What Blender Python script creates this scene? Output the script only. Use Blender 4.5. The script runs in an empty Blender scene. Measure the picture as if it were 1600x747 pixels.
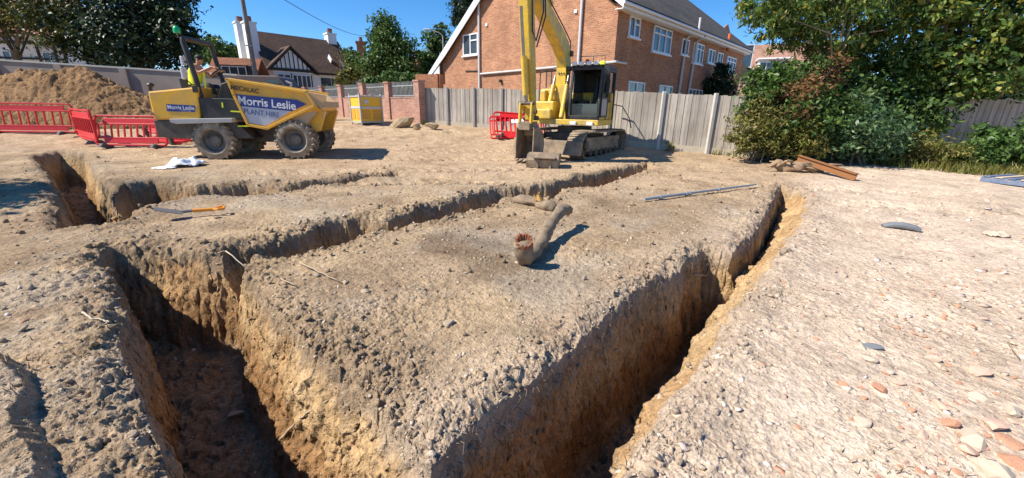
import bpy, bmesh, math, random
import numpy as np
from mathutils import Vector, Matrix
random.seed(7); RNG = np.random.default_rng(7)
SC = bpy.context.scene; COL = SC.collection
R = math.radians
# ------------------------------------------------------------------ camera, sky, sun, exposure
F, CX, CY, YH, H, PHI = 620.0, 800.0, 373.5, 172.0, 1.52, R(1.0)
PITCH = math.atan((CY-YH)/F)
VW = Vector((0, math.cos(PITCH), -math.sin(PITCH))); _u = Vector((0, math.sin(PITCH), math.cos(PITCH)))
VR = Vector((1, 0, 0))*math.cos(PHI)+_u*math.sin(PHI); VU = _u*math.cos(PHI)-Vector((1, 0, 0))*math.sin(PHI)
CAM = Vector((0, 0, H))
cam_d = bpy.data.cameras.new('camera'); cam = bpy.data.objects.new('camera', cam_d); COL.objects.link(cam)
cam_d.sensor_width = 36; cam_d.lens = 36*F/1600; cam_d.clip_start = .05; cam_d.clip_end = 2000
m3 = Matrix((VR, VU, -VW)).transposed(); cam.matrix_world = Matrix.Translation(CAM) @ m3.to_4x4()
SC.camera = cam
SUN_EL, SUN_AZ = R(46), R(258)          # azimuth clockwise from +Y: sun at left, a little behind the camera
sdir = Vector((math.sin(SUN_AZ)*math.cos(SUN_EL), math.cos(SUN_AZ)*math.cos(SUN_EL), math.sin(SUN_EL)))
world = bpy.data.worlds.new('World'); SC.world = world; world.use_nodes = True
wt = world.node_tree; wt.nodes.clear()
sky = wt.nodes.new('ShaderNodeTexSky'); sky.sky_type = 'NISHITA'; sky.sun_disc = False
sky.sun_elevation = SUN_EL; sky.sun_rotation = SUN_AZ; sky.air_density = 1.0; sky.dust_density = 0; sky.ozone_density = 6.0; sky.altitude = 1500
bg = wt.nodes.new('ShaderNodeBackground'); bg.inputs['Strength'].default_value = .118
wo = wt.nodes.new('ShaderNodeOutputWorld'); hs = wt.nodes.new('ShaderNodeHueSaturation'); hs.inputs['Saturation'].default_value = 1.22; wt.links.new(sky.outputs[0], hs.inputs['Color']); wt.links.new(hs.outputs[0], bg.inputs[0]); wt.links.new(bg.outputs[0], wo.inputs[0])
sl = bpy.data.lights.new('sun', 'SUN'); sl.energy = 5.0; sl.angle = R(.5); sl.color = (1, .93, .81)
so = bpy.data.objects.new('sun', sl); COL.objects.link(so); so.rotation_euler = (-sdir).to_track_quat('-Z', 'Y').to_euler()
SC.view_settings.view_transform = 'Standard'; SC.view_settings.look = 'None'; SC.view_settings.exposure = .62; SC.view_settings.gamma = 1
SC.view_settings.use_curve_mapping = False
SC.cycles.max_bounces = 5; SC.cycles.diffuse_bounces = 2; SC.cycles.glossy_bounces = 2; SC.cycles.transmission_bounces = 2; SC.cycles.transparent_max_bounces = 4
SC.cycles.use_adaptive_sampling = True; SC.cycles.use_denoising = True
# ------------------------------------------------------------------ noise
def _hash(ix, iy, iz, seed):
    h = (ix.astype(np.uint32)*np.uint32(374761393)+iy.astype(np.uint32)*np.uint32(668265263)+iz.astype(np.uint32)*np.uint32(2147483647)+np.uint32((seed*1274126177) & 0xffffffff))
    h = (h ^ (h >> np.uint32(13)))*np.uint32(1274126177); h = h ^ (h >> np.uint32(16)); h = h*np.uint32(2246822519); h ^= h >> np.uint32(15)
    return h.astype(np.float32)/np.float32(4294967295)
def vn2(x, y, seed=0):
    x = np.asarray(x, np.float64); y = np.asarray(y, np.float64)
    fx = np.floor(x); fy = np.floor(y); tx = (x-fx).astype(np.float32); ty = (y-fy).astype(np.float32)
    ix = fx.astype(np.int64); iy = fy.astype(np.int64); z = np.zeros_like(ix)
    tx = tx*tx*(3-2*tx); ty = ty*ty*(3-2*ty)
    a = _hash(ix, iy, z, seed); b = _hash(ix+1, iy, z, seed); c = _hash(ix, iy+1, z, seed); d = _hash(ix+1, iy+1, z, seed)
    return (a+(b-a)*tx)*(1-ty)+(c+(d-c)*tx)*ty          # 0..1
def fb2(x, y, scale, octs=4, seed=0, gain=.5):
    s = 0; a = 1; t = 0; f = 1/scale
    ca, sa = .8, .6
    for o in range(octs):
        xr = (x*ca-y*sa)*f; yr = (x*sa+y*ca)*f
        s = s+a*(vn2(xr+17.3*o, yr-9.1*o, seed+o)-.5)*2; t += a; a *= gain; f *= 2.03; ca, sa = ca*.28-sa*.96, ca*.96+sa*.28
    return s/t
def vn3(x, y, z, seed=0):
    fx = np.floor(x); fy = np.floor(y); fz = np.floor(z); tx = x-fx; ty = y-fy; tz = z-fz
    ix = fx.astype(np.int64); iy = fy.astype(np.int64); iz = fz.astype(np.int64)
    tx = tx*tx*(3-2*tx); ty = ty*ty*(3-2*ty); tz = tz*tz*(3-2*tz); r = 0
    for dx in (0, 1):
        for dy in (0, 1):
            for dz in (0, 1):
                r = r+_hash(ix+dx, iy+dy, iz+dz, seed)*(tx if dx else 1-tx)*(ty if dy else 1-ty)*(tz if dz else 1-tz)
    return r
def domes(x, y, cell, prob, seed):
    """rounded lumps scattered over the soil, 0..1 high"""
    gx = x/cell; gy = y/cell; ix = np.floor(gx).astype(np.int64); iy = np.floor(gy).astype(np.int64); out = np.zeros(x.shape, np.float32); z0 = np.zeros_like(ix)
    for dx in (-1, 0, 1):
        for dy in (-1, 0, 1):
            a = ix+dx; b = iy+dy; h1 = _hash(a, b, z0, seed); h2 = _hash(a, b, z0, seed+1); h3 = _hash(a, b, z0, seed+2); h4 = _hash(a, b, z0, seed+3)
            rad = .2+.42*h4; cs = np.cos(h4*6.28*3); sn = np.sin(h4*6.28*3); ux = gx-a-h1; uy = gy-b-h2
            px = (ux*cs+uy*sn)/rad; py = (-ux*sn+uy*cs)/(rad*.7)
            q = 1-px*px-py*py
            out = np.maximum(out, np.where((q > 0) & (h3 < prob), np.sqrt(np.maximum(q, 0))*rad*1.4, 0))
    return out
def sst(a, b, x):
    t = np.clip((x-a)/(b-a), 0, 1); return t*t*(3-2*t)
# ------------------------------------------------------------------ pixel to world
def ray(px, py): return VW+VR*((px-CX)/F)-VU*((py-CY)/F)
def zb(X, Y):
    X = np.asarray(X, float); Y = np.asarray(Y, float)
    t = np.minimum(Y, 21)
    z = .022*np.maximum(0, t-5.5)+.067*np.log1p(np.exp((t-12.2)*1.6))/1.6
    return z+.042*np.clip(-X-10, 0, 12)*sst(13, 19, Y)
def G(px, py):
    d = ray(px, py); z = 0.
    for _ in range(40):
        t = (z-H)/d.z if d.z < -.004 else 60.
        t = min(t, 60.); P = CAM+d*t; z = .5*z+.5*float(zb(P.x, P.y))
    return Vector((P.x, P.y, float(zb(P.x, P.y))))
def onY(px, py, Y):
    d = ray(px, py); return CAM+d*(Y/d.y)
def DP(px, py, dep): return CAM+ray(px, py)*dep
# ------------------------------------------------------------------ mesh helpers
def tag(o, label=None, cat=None, group=None, kind=None):
    if label: o['label'] = label
    if cat: o['category'] = cat
    if group: o['group'] = group
    if kind: o['kind'] = kind
    return o
def thing(name, label, cat, loc=(0, 0, 0), rz=0., group=None):
    o = bpy.data.objects.new(name, None); COL.objects.link(o); o.location = loc; o.rotation_euler = (0, 0, rz); o.empty_display_size = .2
    return tag(o, label, cat, group)
class MB:
    def __init__(s): s.v = []; s.f = []; s.m = []
    def add(s, vs, fs, m=0):
        n = len(s.v); s.v += [tuple(v) for v in vs]; s.f += [tuple(i+n for i in f) for f in fs]; s.m += [m]*len(fs); return s
    def box(s, c, d, rot=None, m=0):
        c = Vector(c); hx, hy, hz = d[0]/2, d[1]/2, d[2]/2
        vs = [Vector((x, y, z)) for x in (-hx, hx) for y in (-hy, hy) for z in (-hz, hz)]
        if rot is not None: vs = [rot @ v for v in vs]
        return s.add([v+c for v in vs], [(0, 1, 3, 2), (4, 6, 7, 5), (0, 4, 5, 1), (2, 3, 7, 6), (0, 2, 6, 4), (1, 5, 7, 3)], m)
    def beam(s, a, b, w, h, up=(0, 0, 1), m=0):
        a = Vector(a); b = Vector(b); x = (b-a); L = x.length; x.normalize(); up = Vector(up)
        y = up.cross(x)
        if y.length < 1e-4: y = Vector((0, 1, 0)).cross(x)
        y.normalize(); z = x.cross(y)
        return s.box((a+b)/2, (L, w, h), Matrix((x, y, z)).transposed(), m)
    def tube(s, pts, r, n=8, m=0, cap=True):
        pts = [Vector(p) for p in pts]; k = len(pts); rs = [r]*k if not hasattr(r, '__len__') else r; vs = []; pu = None
        for i, p in enumerate(pts):
            t = (pts[min(i+1, k-1)]-pts[max(i-1, 0)]).normalized()
            if pu is None: pu = Vector((0, 0, 1)) if abs(t.z) < .9 else Vector((1, 0, 0))
            a = (pu-t*pu.dot(t)).normalized(); b = t.cross(a); pu = a
            for j in range(n):
                q = 2*math.pi*j/n; vs.append(p+(a*math.cos(q)+b*math.sin(q))*rs[i])
        fs = [(i*n+j, i*n+(j+1) % n, (i+1)*n+(j+1) % n, (i+1)*n+j) for i in range(k-1) for j in range(n)]
        if cap: fs += [tuple(range(n))[::-1], tuple((k-1)*n+j for j in range(n))]
        return s.add(vs, fs, m)
    def prism(s, poly, y0, y1, fn=lambda a, b, y: (a, y, b), m=0):
        n = len(poly); vs = [fn(a, b, y0) for a, b in poly]+[fn(a, b, y1) for a, b in poly]
        return s.add(vs, [tuple(range(n)), tuple(range(n, 2*n))[::-1]]+[(i, (i+1) % n, n+(i+1) % n, n+i) for i in range(n)], m)
    def lathe(s, prof, c, axis='y', n=32, m=0):
        c = Vector(c); vs = []
        for r, h in prof:
            for j in range(n):
                q = 2*math.pi*j/n; a, b = r*math.cos(q), r*math.sin(q)
                vs.append(c+Vector({'y': (a, h, b), 'x': (h, a, b), 'z': (a, b, h)}[axis]))
        k = len(prof); return s.add(vs, [(i*n+j, i*n+(j+1) % n, (i+1)*n+(j+1) % n, (i+1)*n+j) for i in range(k-1) for j in range(n)], m)
    def ball(s, c, r, n=10, m=0):
        c = Vector(c); r = Vector(r) if hasattr(r, '__len__') else Vector((r, r, r))
        k = n//2+1; vs = [c+Vector((0, 0, -r.z))]; fs = []
        for i in range(1, k):
            la = -math.pi/2+math.pi*i/k
            for j in range(n): vs.append(c+Vector((r.x*math.cos(la)*math.cos(2*math.pi*j/n), r.y*math.cos(la)*math.sin(2*math.pi*j/n), r.z*math.sin(la))))
        vs.append(c+Vector((0, 0, r.z)))
        for j in range(n):
            fs.append((0, 1+(j+1) % n, 1+j)); fs.append((len(vs)-1, 1+(k-2)*n+j, 1+(k-2)*n+(j+1) % n))
        for i in range(k-2):
            for j in range(n): fs.append((1+i*n+j, 1+i*n+(j+1) % n, 1+(i+1)*n+(j+1) % n, 1+(i+1)*n+j))
        return s.add(vs, fs, m)
    def build(s, name, mats, parent=None, loc=None, rot=None, bevel=0, smooth=False, recalc=True):
        me = bpy.data.meshes.new(name); me.from_pydata(s.v, [], s.f)
        for mt in (mats if isinstance(mats, (list, tuple)) else [mats]): me.materials.append(mt)
        me.polygons.foreach_set('material_index', s.m)
        if recalc:
            b = bmesh.new(); b.from_mesh(me); bmesh.ops.recalc_face_normals(b, faces=b.faces); b.to_mesh(me); b.free()
        if smooth:
            me.polygons.foreach_set('use_smooth', [True]*len(me.polygons))
            if smooth != 'all': me.set_sharp_from_angle(angle=R(40))
        o = bpy.data.objects.new(name, me); COL.objects.link(o)
        if parent: o.parent = parent
        if loc is not None: o.location = loc
        if rot is not None: o.rotation_euler = rot
        if bevel:
            bm_ = o.modifiers.new('bevel', 'BEVEL'); bm_.width = bevel; bm_.segments = 2; bm_.limit_method = 'ANGLE'; bm_.angle_limit = R(35)
        return o
def np_mesh(name, V, quads, mats, parent=None, smooth=False, tris=False):
    k = 3 if tris else 4
    me = bpy.data.meshes.new(name); V = np.ascontiguousarray(V, np.float32); Q = np.ascontiguousarray(quads, np.int32)
    me.vertices.add(len(V)); me.vertices.foreach_set('co', V.ravel()); me.loops.add(Q.size); me.loops.foreach_set('vertex_index', Q.ravel())
    me.polygons.add(len(Q)); me.polygons.foreach_set('loop_start', np.arange(0, Q.size, k, dtype=np.int32)); 
    if smooth: me.polygons.foreach_set('use_smooth', np.ones(len(Q), bool))
    me.update(calc_edges=True)
    for mt in (mats if isinstance(mats, (list, tuple)) else [mats]): me.materials.append(mt)
    o = bpy.data.objects.new(name, me); COL.objects.link(o)
    if parent: o.parent = parent
    return o
def dup(root, loc, rz=None, label=None, group=None, rot=None):
    r = root.copy(); COL.objects.link(r); r.location = loc
    if rot is not None: r.rotation_euler = rot
    elif rz is not None: r.rotation_euler = (0, 0, rz)
    if label: r['label'] = label
    if group: r['group'] = group
    for ch in list(root.children):
        c = ch.copy(); COL.objects.link(c); c.parent = r
        for g in ch.children:
            d = g.copy(); COL.objects.link(d); d.parent = c
    return r
def text(name, body, size, M, mat, parent, bold=.0, sx=1., ext=.002, shear=0.):
    cu = bpy.data.curves.new(name, 'FONT'); cu.body = body; cu.size = size; cu.extrude = ext; cu.offset = bold; cu.align_x = 'CENTER'; cu.align_y = 'CENTER'; cu.shear = shear
    t = bpy.data.objects.new(name, cu); COL.objects.link(t); bpy.context.view_layer.update()
    me = bpy.data.meshes.new_from_object(t.evaluated_get(bpy.context.evaluated_depsgraph_get())); bpy.data.objects.remove(t)
    me.name = name; me.transform(M @ Matrix.Diagonal((sx, 1, 1, 1))); me.materials.clear(); me.materials.append(mat)
    o = bpy.data.objects.new(name, me); COL.objects.link(o); o.parent = parent
    return o
def basis(x, y, loc):
    x = Vector(x).normalized(); y = Vector(y); z = x.cross(y).normalized(); y = z.cross(x)
    return Matrix.Translation(loc) @ Matrix((x, y, z)).transposed().to_4x4()
# ------------------------------------------------------------------ materials
def nt(name):
    m = bpy.data.materials.new(name); m.use_nodes = True; t = m.node_tree; t.nodes.clear(); o = t.nodes.new('ShaderNodeOutputMaterial'); return m, t, o
def N(t, typ, **kw):
    n = t.nodes.new(typ)
    for k, v in kw.items():
        if k.startswith('i_'): n.inputs[k[2:].replace('_', ' ')].default_value = v
        else: setattr(n, k, v)
    return n
def noise(t, vec, scale, detail=4, rough=.55):
    n = N(t, 'ShaderNodeTexNoise'); n.inputs['Scale'].default_value = scale; n.inputs['Detail'].default_value = detail; n.inputs['Roughness'].default_value = rough
    if vec is not None: t.links.new(vec, n.inputs['Vector'])
    return n.outputs['Fac']
def ramp(t, fac, stops):
    r = N(t, 'ShaderNodeValToRGB'); e = r.color_ramp.elements
    while len(e) < len(stops): e.new(.5)
    for i, (p, c) in enumerate(stops): e[i].position = p; e[i].color = c if len(c) == 4 else (*c, 1)
    t.links.new(fac, r.inputs[0]); return r.outputs[0]
def mixc(t, fac, a, b, typ='MIX'):
    m = N(t, 'ShaderNodeMix', data_type='RGBA', blend_type=typ)
    for i, v in ((0, fac), (6, a), (7, b)):
        if hasattr(v, 'links'): t.links.new(v, m.inputs[i])
        else: m.inputs[i].default_value = v if not isinstance(v, tuple) or len(v) == 4 else (*v, 1)
    return m.outputs[2]
def bsdf(t, o, color, rough=.6, metal=0., bump=None, bstr=.3, bdist=.01, spec=.5):
    b = N(t, 'ShaderNodeBsdfPrincipled'); b.inputs['Roughness'].default_value = rough; b.inputs['Metallic'].default_value = metal; b.inputs['Specular IOR Level'].default_value = spec
    if hasattr(color, 'links'): t.links.new(color, b.inputs['Base Color'])
    else: b.inputs['Base Color'].default_value = (*color, 1)
    if bump is not None:
        bp = N(t, 'ShaderNodeBump'); bp.inputs['Strength'].default_value = bstr; bp.inputs['Distance'].default_value = bdist
        t.links.new(bump, bp.inputs['Height']); t.links.new(bp.outputs[0], b.inputs['Normal'])
    t.links.new(b.outputs[0], o.inputs[0]); return b
def oco(t): return N(t, 'ShaderNodeTexCoord').outputs['Object']
def worn(name, color, dirt=(.33, .25, .16), amt=.5, scale=3., rough=.5, metal=0., bump=.15, spec=.5, low=.0):
    """paint or metal with patches and specks of dried mud"""
    m, t, o = nt(name); v = oco(t)
    f1 = noise(t, v, scale, 6, .65); f2 = noise(t, v, scale*9, 4)
    f = ramp(t, f1, [(.5-.22*amt, (0, 0, 0)), (.86-.2*amt, (1, 1, 1))]); f3 = ramp(t, f2, [(.55, (0, 0, 0)), (.75, (1, 1, 1))])
    c = mixc(t, N_mul(t, f, amt), color, dirt); c = mixc(t, N_mul(t, f3, amt*.5), c, tuple(x*.6 for x in dirt))
    bsdf(t, o, c, rough, metal, f2, bump, .004, spec); return m
def N_mul(t, a, k):
    n = N(t, 'ShaderNodeMath', operation='MULTIPLY'); t.links.new(a, n.inputs[0])
    if hasattr(k, 'links'): t.links.new(k, n.inputs[1])
    else: n.inputs[1].default_value = k
    return n.outputs[0]
def plain(name, color, rough=.6, metal=0., var=.12, scale=6., bump=.1, spec=.5):
    m, t, o = nt(name); v = oco(t); f = noise(t, v, scale, 5); f2 = noise(t, v, scale*6, 3)
    c = mixc(t, f, tuple(x*(1-var) for x in color), tuple(min(1, x*(1+var)) for x in color)); bsdf(t, o, c, rough, metal, f2, bump, .004, spec); return m
def glass(name, color=(.05, .07, .09)):
    m, t, o = nt(name); v = oco(t); f = noise(t, v, 1.3, 3); c = mixc(t, f, tuple(x*.5 for x in color), tuple(x*1.7 for x in color)); bsdf(t, o, c, .06, 0, spec=.8); return m
def leaves(name, stops, trans=.25, rough=.5, big=0.):
    m, t, o = nt(name); g = N(t, 'ShaderNodeNewGeometry'); c = ramp(t, g.outputs['Random Per Island'], stops)
    f = noise(t, oco(t), .9, 3); c = mixc(t, 1.0, c, ramp(t, f, [(.3, (.62, .62, .6)), (.7, (1.25, 1.2, 1.1))]), 'MULTIPLY')
    b = N(t, 'ShaderNodeBsdfPrincipled'); b.inputs['Roughness'].default_value = rough; t.links.new(c, b.inputs['Base Color']); b.inputs['Specular IOR Level'].default_value = .35
    tr = N(t, 'ShaderNodeBsdfTranslucent'); t.links.new(c, tr.inputs[0]); mx = N(t, 'ShaderNodeMixShader'); mx.inputs[0].default_value = trans
    t.links.new(b.outputs[0], mx.inputs[1]); t.links.new(tr.outputs[0], mx.inputs[2]); t.links.new(mx.outputs[0], o.inputs[0]); return m
def brick_mat(name, a, b, mortar, scale=1., rough=.85, var=.25, bw=.225, rh=.075, ms=.008):
    m, t, o = nt(name); v = oco(t); sp = N(t, 'ShaderNodeSeparateXYZ'); t.links.new(v, sp.inputs[0])
    ad = N(t, 'ShaderNodeMath', operation='ADD'); t.links.new(sp.outputs[0], ad.inputs[0]); t.links.new(sp.outputs[1], ad.inputs[1])
    cb = N(t, 'ShaderNodeCombineXYZ'); t.links.new(ad.outputs[0], cb.inputs[0]); t.links.new(sp.outputs[2], cb.inputs[1])
    br = N(t, 'ShaderNodeTexBrick'); t.links.new(cb.outputs[0], br.inputs['Vector'])
    for k, q in (('Color1', a), ('Color2', b), ('Mortar', mortar)): br.inputs[k].default_value = (*q, 1)
    for k, q in (('Scale', 1.), ('Mortar Size', ms), ('Mortar Smooth', .3), ('Brick Width', bw), ('Row Height', rh), ('Bias', 0.)): br.inputs[k].default_value = q
    f = noise(t, v, 1.1, 5, .6); c = mixc(t, 1., br.outputs['Color'], ramp(t, f, [(.3, (1-var,)*3), (.7, (1+var*.6,)*3)]), 'MULTIPLY')
    f2 = noise(t, v, 14, 3); c = mixc(t, .35, c, ramp(t, f2, [(.35, (.55, .5, .48)), (.65, (1.3, 1.3, 1.3))]), 'MULTIPLY')
    iv = N(t, 'ShaderNodeMath', operation='SUBTRACT'); iv.inputs[0].default_value = 1; t.links.new(br.outputs['Fac'], iv.inputs[1])
    bsdf(t, o, c, rough, 0, iv.outputs[0], .4, .008, .25); return m
def tile_mat(name, a, b, gap, rh=.1, bw=.17):
    m, t, o = nt(name); v = oco(t); sp = N(t, 'ShaderNodeSeparateXYZ'); t.links.new(v, sp.inputs[0])
    cb = N(t, 'ShaderNodeCombineXYZ'); t.links.new(sp.outputs[0], cb.inputs[0]); t.links.new(sp.outputs[2], cb.inputs[1])
    br = N(t, 'ShaderNodeTexBrick'); t.links.new(cb.outputs[0], br.inputs['Vector'])
    for k, q in (('Color1', a), ('Color2', b), ('Mortar', gap)): br.inputs[k].default_value = (*q, 1)
    for k, q in (('Scale', 1.), ('Mortar Size', .006), ('Mortar Smooth', .4), ('Brick Width', bw), ('Row Height', rh)): br.inputs[k].default_value = q
    f = noise(t, v, .8, 6, .65); c = mixc(t, 1., br.outputs['Color'], ramp(t, f, [(.3, (.7, .72, .7)), (.7, (1.25, 1.2, 1.15))]), 'MULTIPLY')
    iv = N(t, 'ShaderNodeMath', operation='SUBTRACT'); iv.inputs[0].default_value = 1; t.links.new(br.outputs['Fac'], iv.inputs[1])
    bsdf(t, o, c, .85, 0, iv.outputs[0], .5, .02, .2); return m
def wood_mat(name, a, b, axis='z', rough=.9, board=.0):
    m, t, o = nt(name); v = oco(t); mp = N(t, 'ShaderNodeMapping'); mp.inputs['Scale'].default_value = {'z': (14, 14, .9), 'x': (.9, 14, 14)}[axis]; t.links.new(v, mp.inputs[0])
    f = noise(t, mp.outputs[0], 1.6, 6, .65); f0 = noise(t, v, .8, 4); g = N(t, 'ShaderNodeNewGeometry')
    c = mixc(t, ramp(t, f, [(.3, (0,)*3), (.7, (1,)*3)]), a, b); c = mixc(t, 1., c, ramp(t, f0, [(.3, (.75, .72, .7)), (.7, (1.15, 1.15, 1.15))]), 'MULTIPLY')
    c = mixc(t, .6, c, ramp(t, g.outputs['Random Per Island'], [(0, (.66, .65, .66)), (1, (1.2, 1.18, 1.15))]), 'MULTIPLY')
    bsdf(t, o, c, rough, 0, f, .4, .006, .2); return m
M = {}
# ------------------------------------------------------------------ the ground: one sheet with the trenches dug into it
def soil_mat():
    m, t, o = nt('soil'); v = oco(t); at = N(t, 'ShaderNodeAttribute', attribute_name='soil')
    f1 = noise(t, v, 2.2, 6, .6); f2 = noise(t, v, 16, 5, .65); f3 = noise(t, v, 75, 3, .6)
    c = mixc(t, 1., at.outputs['Color'], ramp(t, f1, [(.3, (.78, .76, .74)), (.7, (1.18, 1.17, 1.15))]), 'MULTIPLY')
    c = mixc(t, 1., c, ramp(t, f2, [(.3, (.68, .66, .64)), (.55, (1, 1, 1)), (.75, (1.22, 1.22, 1.22))]), 'MULTIPLY')
    c = mixc(t, .8, c, ramp(t, f3, [(.3, (.7, .68, .66)), (.7, (1.25, 1.25, 1.25))]), 'MULTIPLY')
    vo = N(t, 'ShaderNodeTexVoronoi'); vo.inputs['Scale'].default_value = 42; t.links.new(v, vo.inputs['Vector'])
    sp = N(t, 'ShaderNodeSeparateColor'); t.links.new(vo.outputs['Color'], sp.inputs[0])
    peb = N_mul(t, ramp(t, vo.outputs['Distance'], [(.28, (1,)*3), (.36, (0,)*3)]), ramp(t, sp.outputs[0], [(.66, (0,)*3), (.68, (1,)*3)]))
    c = mixc(t, N_mul(t, peb, .55), c, ramp(t, sp.outputs[1], [(0, (.2, .16, .12)), (.35, (.42, .34, .26)), (.8, (.55, .5, .42)), (.95, (.42, .2, .12))]))
    h = N(t, 'ShaderNodeMath', operation='ADD'); t.links.new(N_mul(t, f2, 1.), h.inputs[0]); t.links.new(N_mul(t, f3, .45), h.inputs[1])
    h2 = N(t, 'ShaderNodeMath', operation='ADD'); t.links.new(h.outputs[0], h2.inputs[0]); t.links.new(N_mul(t, peb, .25), h2.inputs[1])
    vb = N(t, 'ShaderNodeTexVoronoi'); vb.inputs['Scale'].default_value = 15; vb.inputs['Randomness'].default_value = 1; nv = N(t, 'ShaderNodeVectorMath', operation='ADD'); t.links.new(v, nv.inputs[0]); nn = N(t, 'ShaderNodeTexNoise'); nn.inputs['Scale'].default_value = 9; t.links.new(v, nn.inputs['Vector']); sc_n = N(t, 'ShaderNodeVectorMath', operation='SCALE'); sc_n.inputs['Scale'].default_value = .09; t.links.new(nn.outputs['Color'], sc_n.inputs[0]); t.links.new(sc_n.outputs[0], nv.inputs[1]); t.links.new(nv.outputs[0], vb.inputs['Vector']); h3 = N(t, 'ShaderNodeMath', operation='ADD'); t.links.new(h2.outputs[0], h3.inputs[0]); t.links.new(N_mul(t, vb.outputs['Distance'], -.55), h3.inputs[1]); bsdf(t, o, c, .95, 0, h3.outputs[0], .85, .026, .12); return m
M['soil'] = soil_mat()
def gp(l): return [(p.x, p.y) for p in (G(*q) for q in l)]
# outlines of the trenches at ground level (points, depth, slope of each side)
T1 = gp([(140, 398), (172, 432), (186, 475), (192, 520), (200, 570), (226, 650), (268, 747)])+[(-1.0, .92), (-.62, .5), (.1, .9)]+gp([(690, 747), (618, 655), (536, 575), (458, 500), (402, 450), (374, 402), (340, 393), (290, 386), (235, 380), (170, 382)])
T1s = [12]*6+[9, 9, 9, 5, 4, 3.6, 3.6, 4, 6, 6, 5, 4, 4, 6]
T2 = [(-.95, .55), (-.5, 1.2)]+gp([(690, 700), (758, 640), (846, 575), (908, 520), (990, 455), (1052, 420), (1099, 386)])+[(2.60, 4.37), (3.45, 5.45), (4.35, 6.6)]+gp([(1222, 289), (1250, 296), (1264, 310), (1254, 345), (1212, 405), (1176, 449), (1136, 507), (1108, 553), (1078, 590), (1048, 616), (1008, 680), (972, 747)])+[(.28, .95), (-.1, .4)]
T2s = [7]*7+[7, 12, 7, 7, 7, 7]+[2, (1.2, .34), (1.2, .32), (1.3, .26), (1.3, .22), (1.3, .19), (1.3, .17), (1.3, .15), (1.3, .12), (1.3, .07), (1.4, .04), 5, 5]
T3 = gp([(340, 398), (352, 380), (400, 376), (470, 360), (515, 344), (560, 338), (600, 343), (650, 326), (700, 314), (745, 298), (775, 291), (830, 289), (870, 284), (900, 275), (960, 264), (1012, 254), (1020, 262), (960, 282), (926, 290), (884, 291), (868, 306), (838, 313), (788, 309), (770, 318), (690, 342), (640, 349), (577, 368), (543, 378), (450, 394), (395, 400), (372, 420), (345, 425)])
T3s = [6]*32
T4 = gp([(178, 300), (192, 286), (240, 281), (300, 290), (380, 285), (440, 290), (520, 279), (575, 272), (622, 267), (625, 275), (560, 281), (500, 291), (400, 304), (300, 307), (218, 327), (190, 347), (175, 340)])
T4s = [6]*17
T5 = gp([(52, 243), (68, 262), (88, 300), (88, 357), (186, 346), (184, 322), (150, 268), (132, 238), (90, 236)])
T5s = [6, 6, 6, 6, 6, 5, 5, 4, 4]
TR = [(T1, T1s, 1.12), (T2, T2s, 1.15), (T3, T3s, .95), (T4, T4s, .7), (T5, T5s, 1.0)]
MOUND = gp([(-60, 560), (0, 556), (48, 575), (68, 610), (62, 655), (76, 700), (84, 760)])+[(-1.9, 1.1), (-3.2, 1.2)]
def facets(x, y, cell, seed):
    """broken-soil relief: every Worley cell is a small tilted plane"""
    gx = x/cell; gy = y/cell; ix = np.floor(gx).astype(np.int64); iy = np.floor(gy).astype(np.int64); z0 = np.zeros_like(ix); best = np.full(x.shape, 9.); out = np.zeros(x.shape)
    for dx in (-1, 0, 1):
        for dy in (-1, 0, 1):
            a = ix+dx; b = iy+dy; h1 = _hash(a, b, z0, seed); h2 = _hash(a, b, z0, seed+1); ux = gx-a-h1; uy = gy-b-h2; d = ux*ux+uy*uy; k = d < best
            v = (_hash(a, b, z0, seed+2)-.5)+ux*(_hash(a, b, z0, seed+3)-.5)*1.8+uy*(_hash(a, b, z0, seed+4)-.5)*1.8-d*.35
            out = np.where(k, v, out); best = np.where(k, d, best)
    return out.astype(np.float32)
def poly_d(X, Y, P):
    """distance to each side and inside flag"""
    P = np.array(P); n = len(P); ins = np.zeros(X.shape, bool); ds = []
    for i in range(n):
        a = P[i]; b = P[(i+1) % n]; e = b-a; L2 = e@e+1e-9
        t = np.clip(((X-a[0])*e[0]+(Y-a[1])*e[1])/L2, 0, 1); ds.append(np.hypot(X-a[0]-t*e[0], Y-a[1]-t*e[1]))
        c = ((a[1] > Y) != (b[1] > Y)); ins ^= c & (X < (b[0]-a[0])*(Y-a[1])/(b[1]-a[1]+1e-12)+a[0])
    return ds, ins
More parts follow.
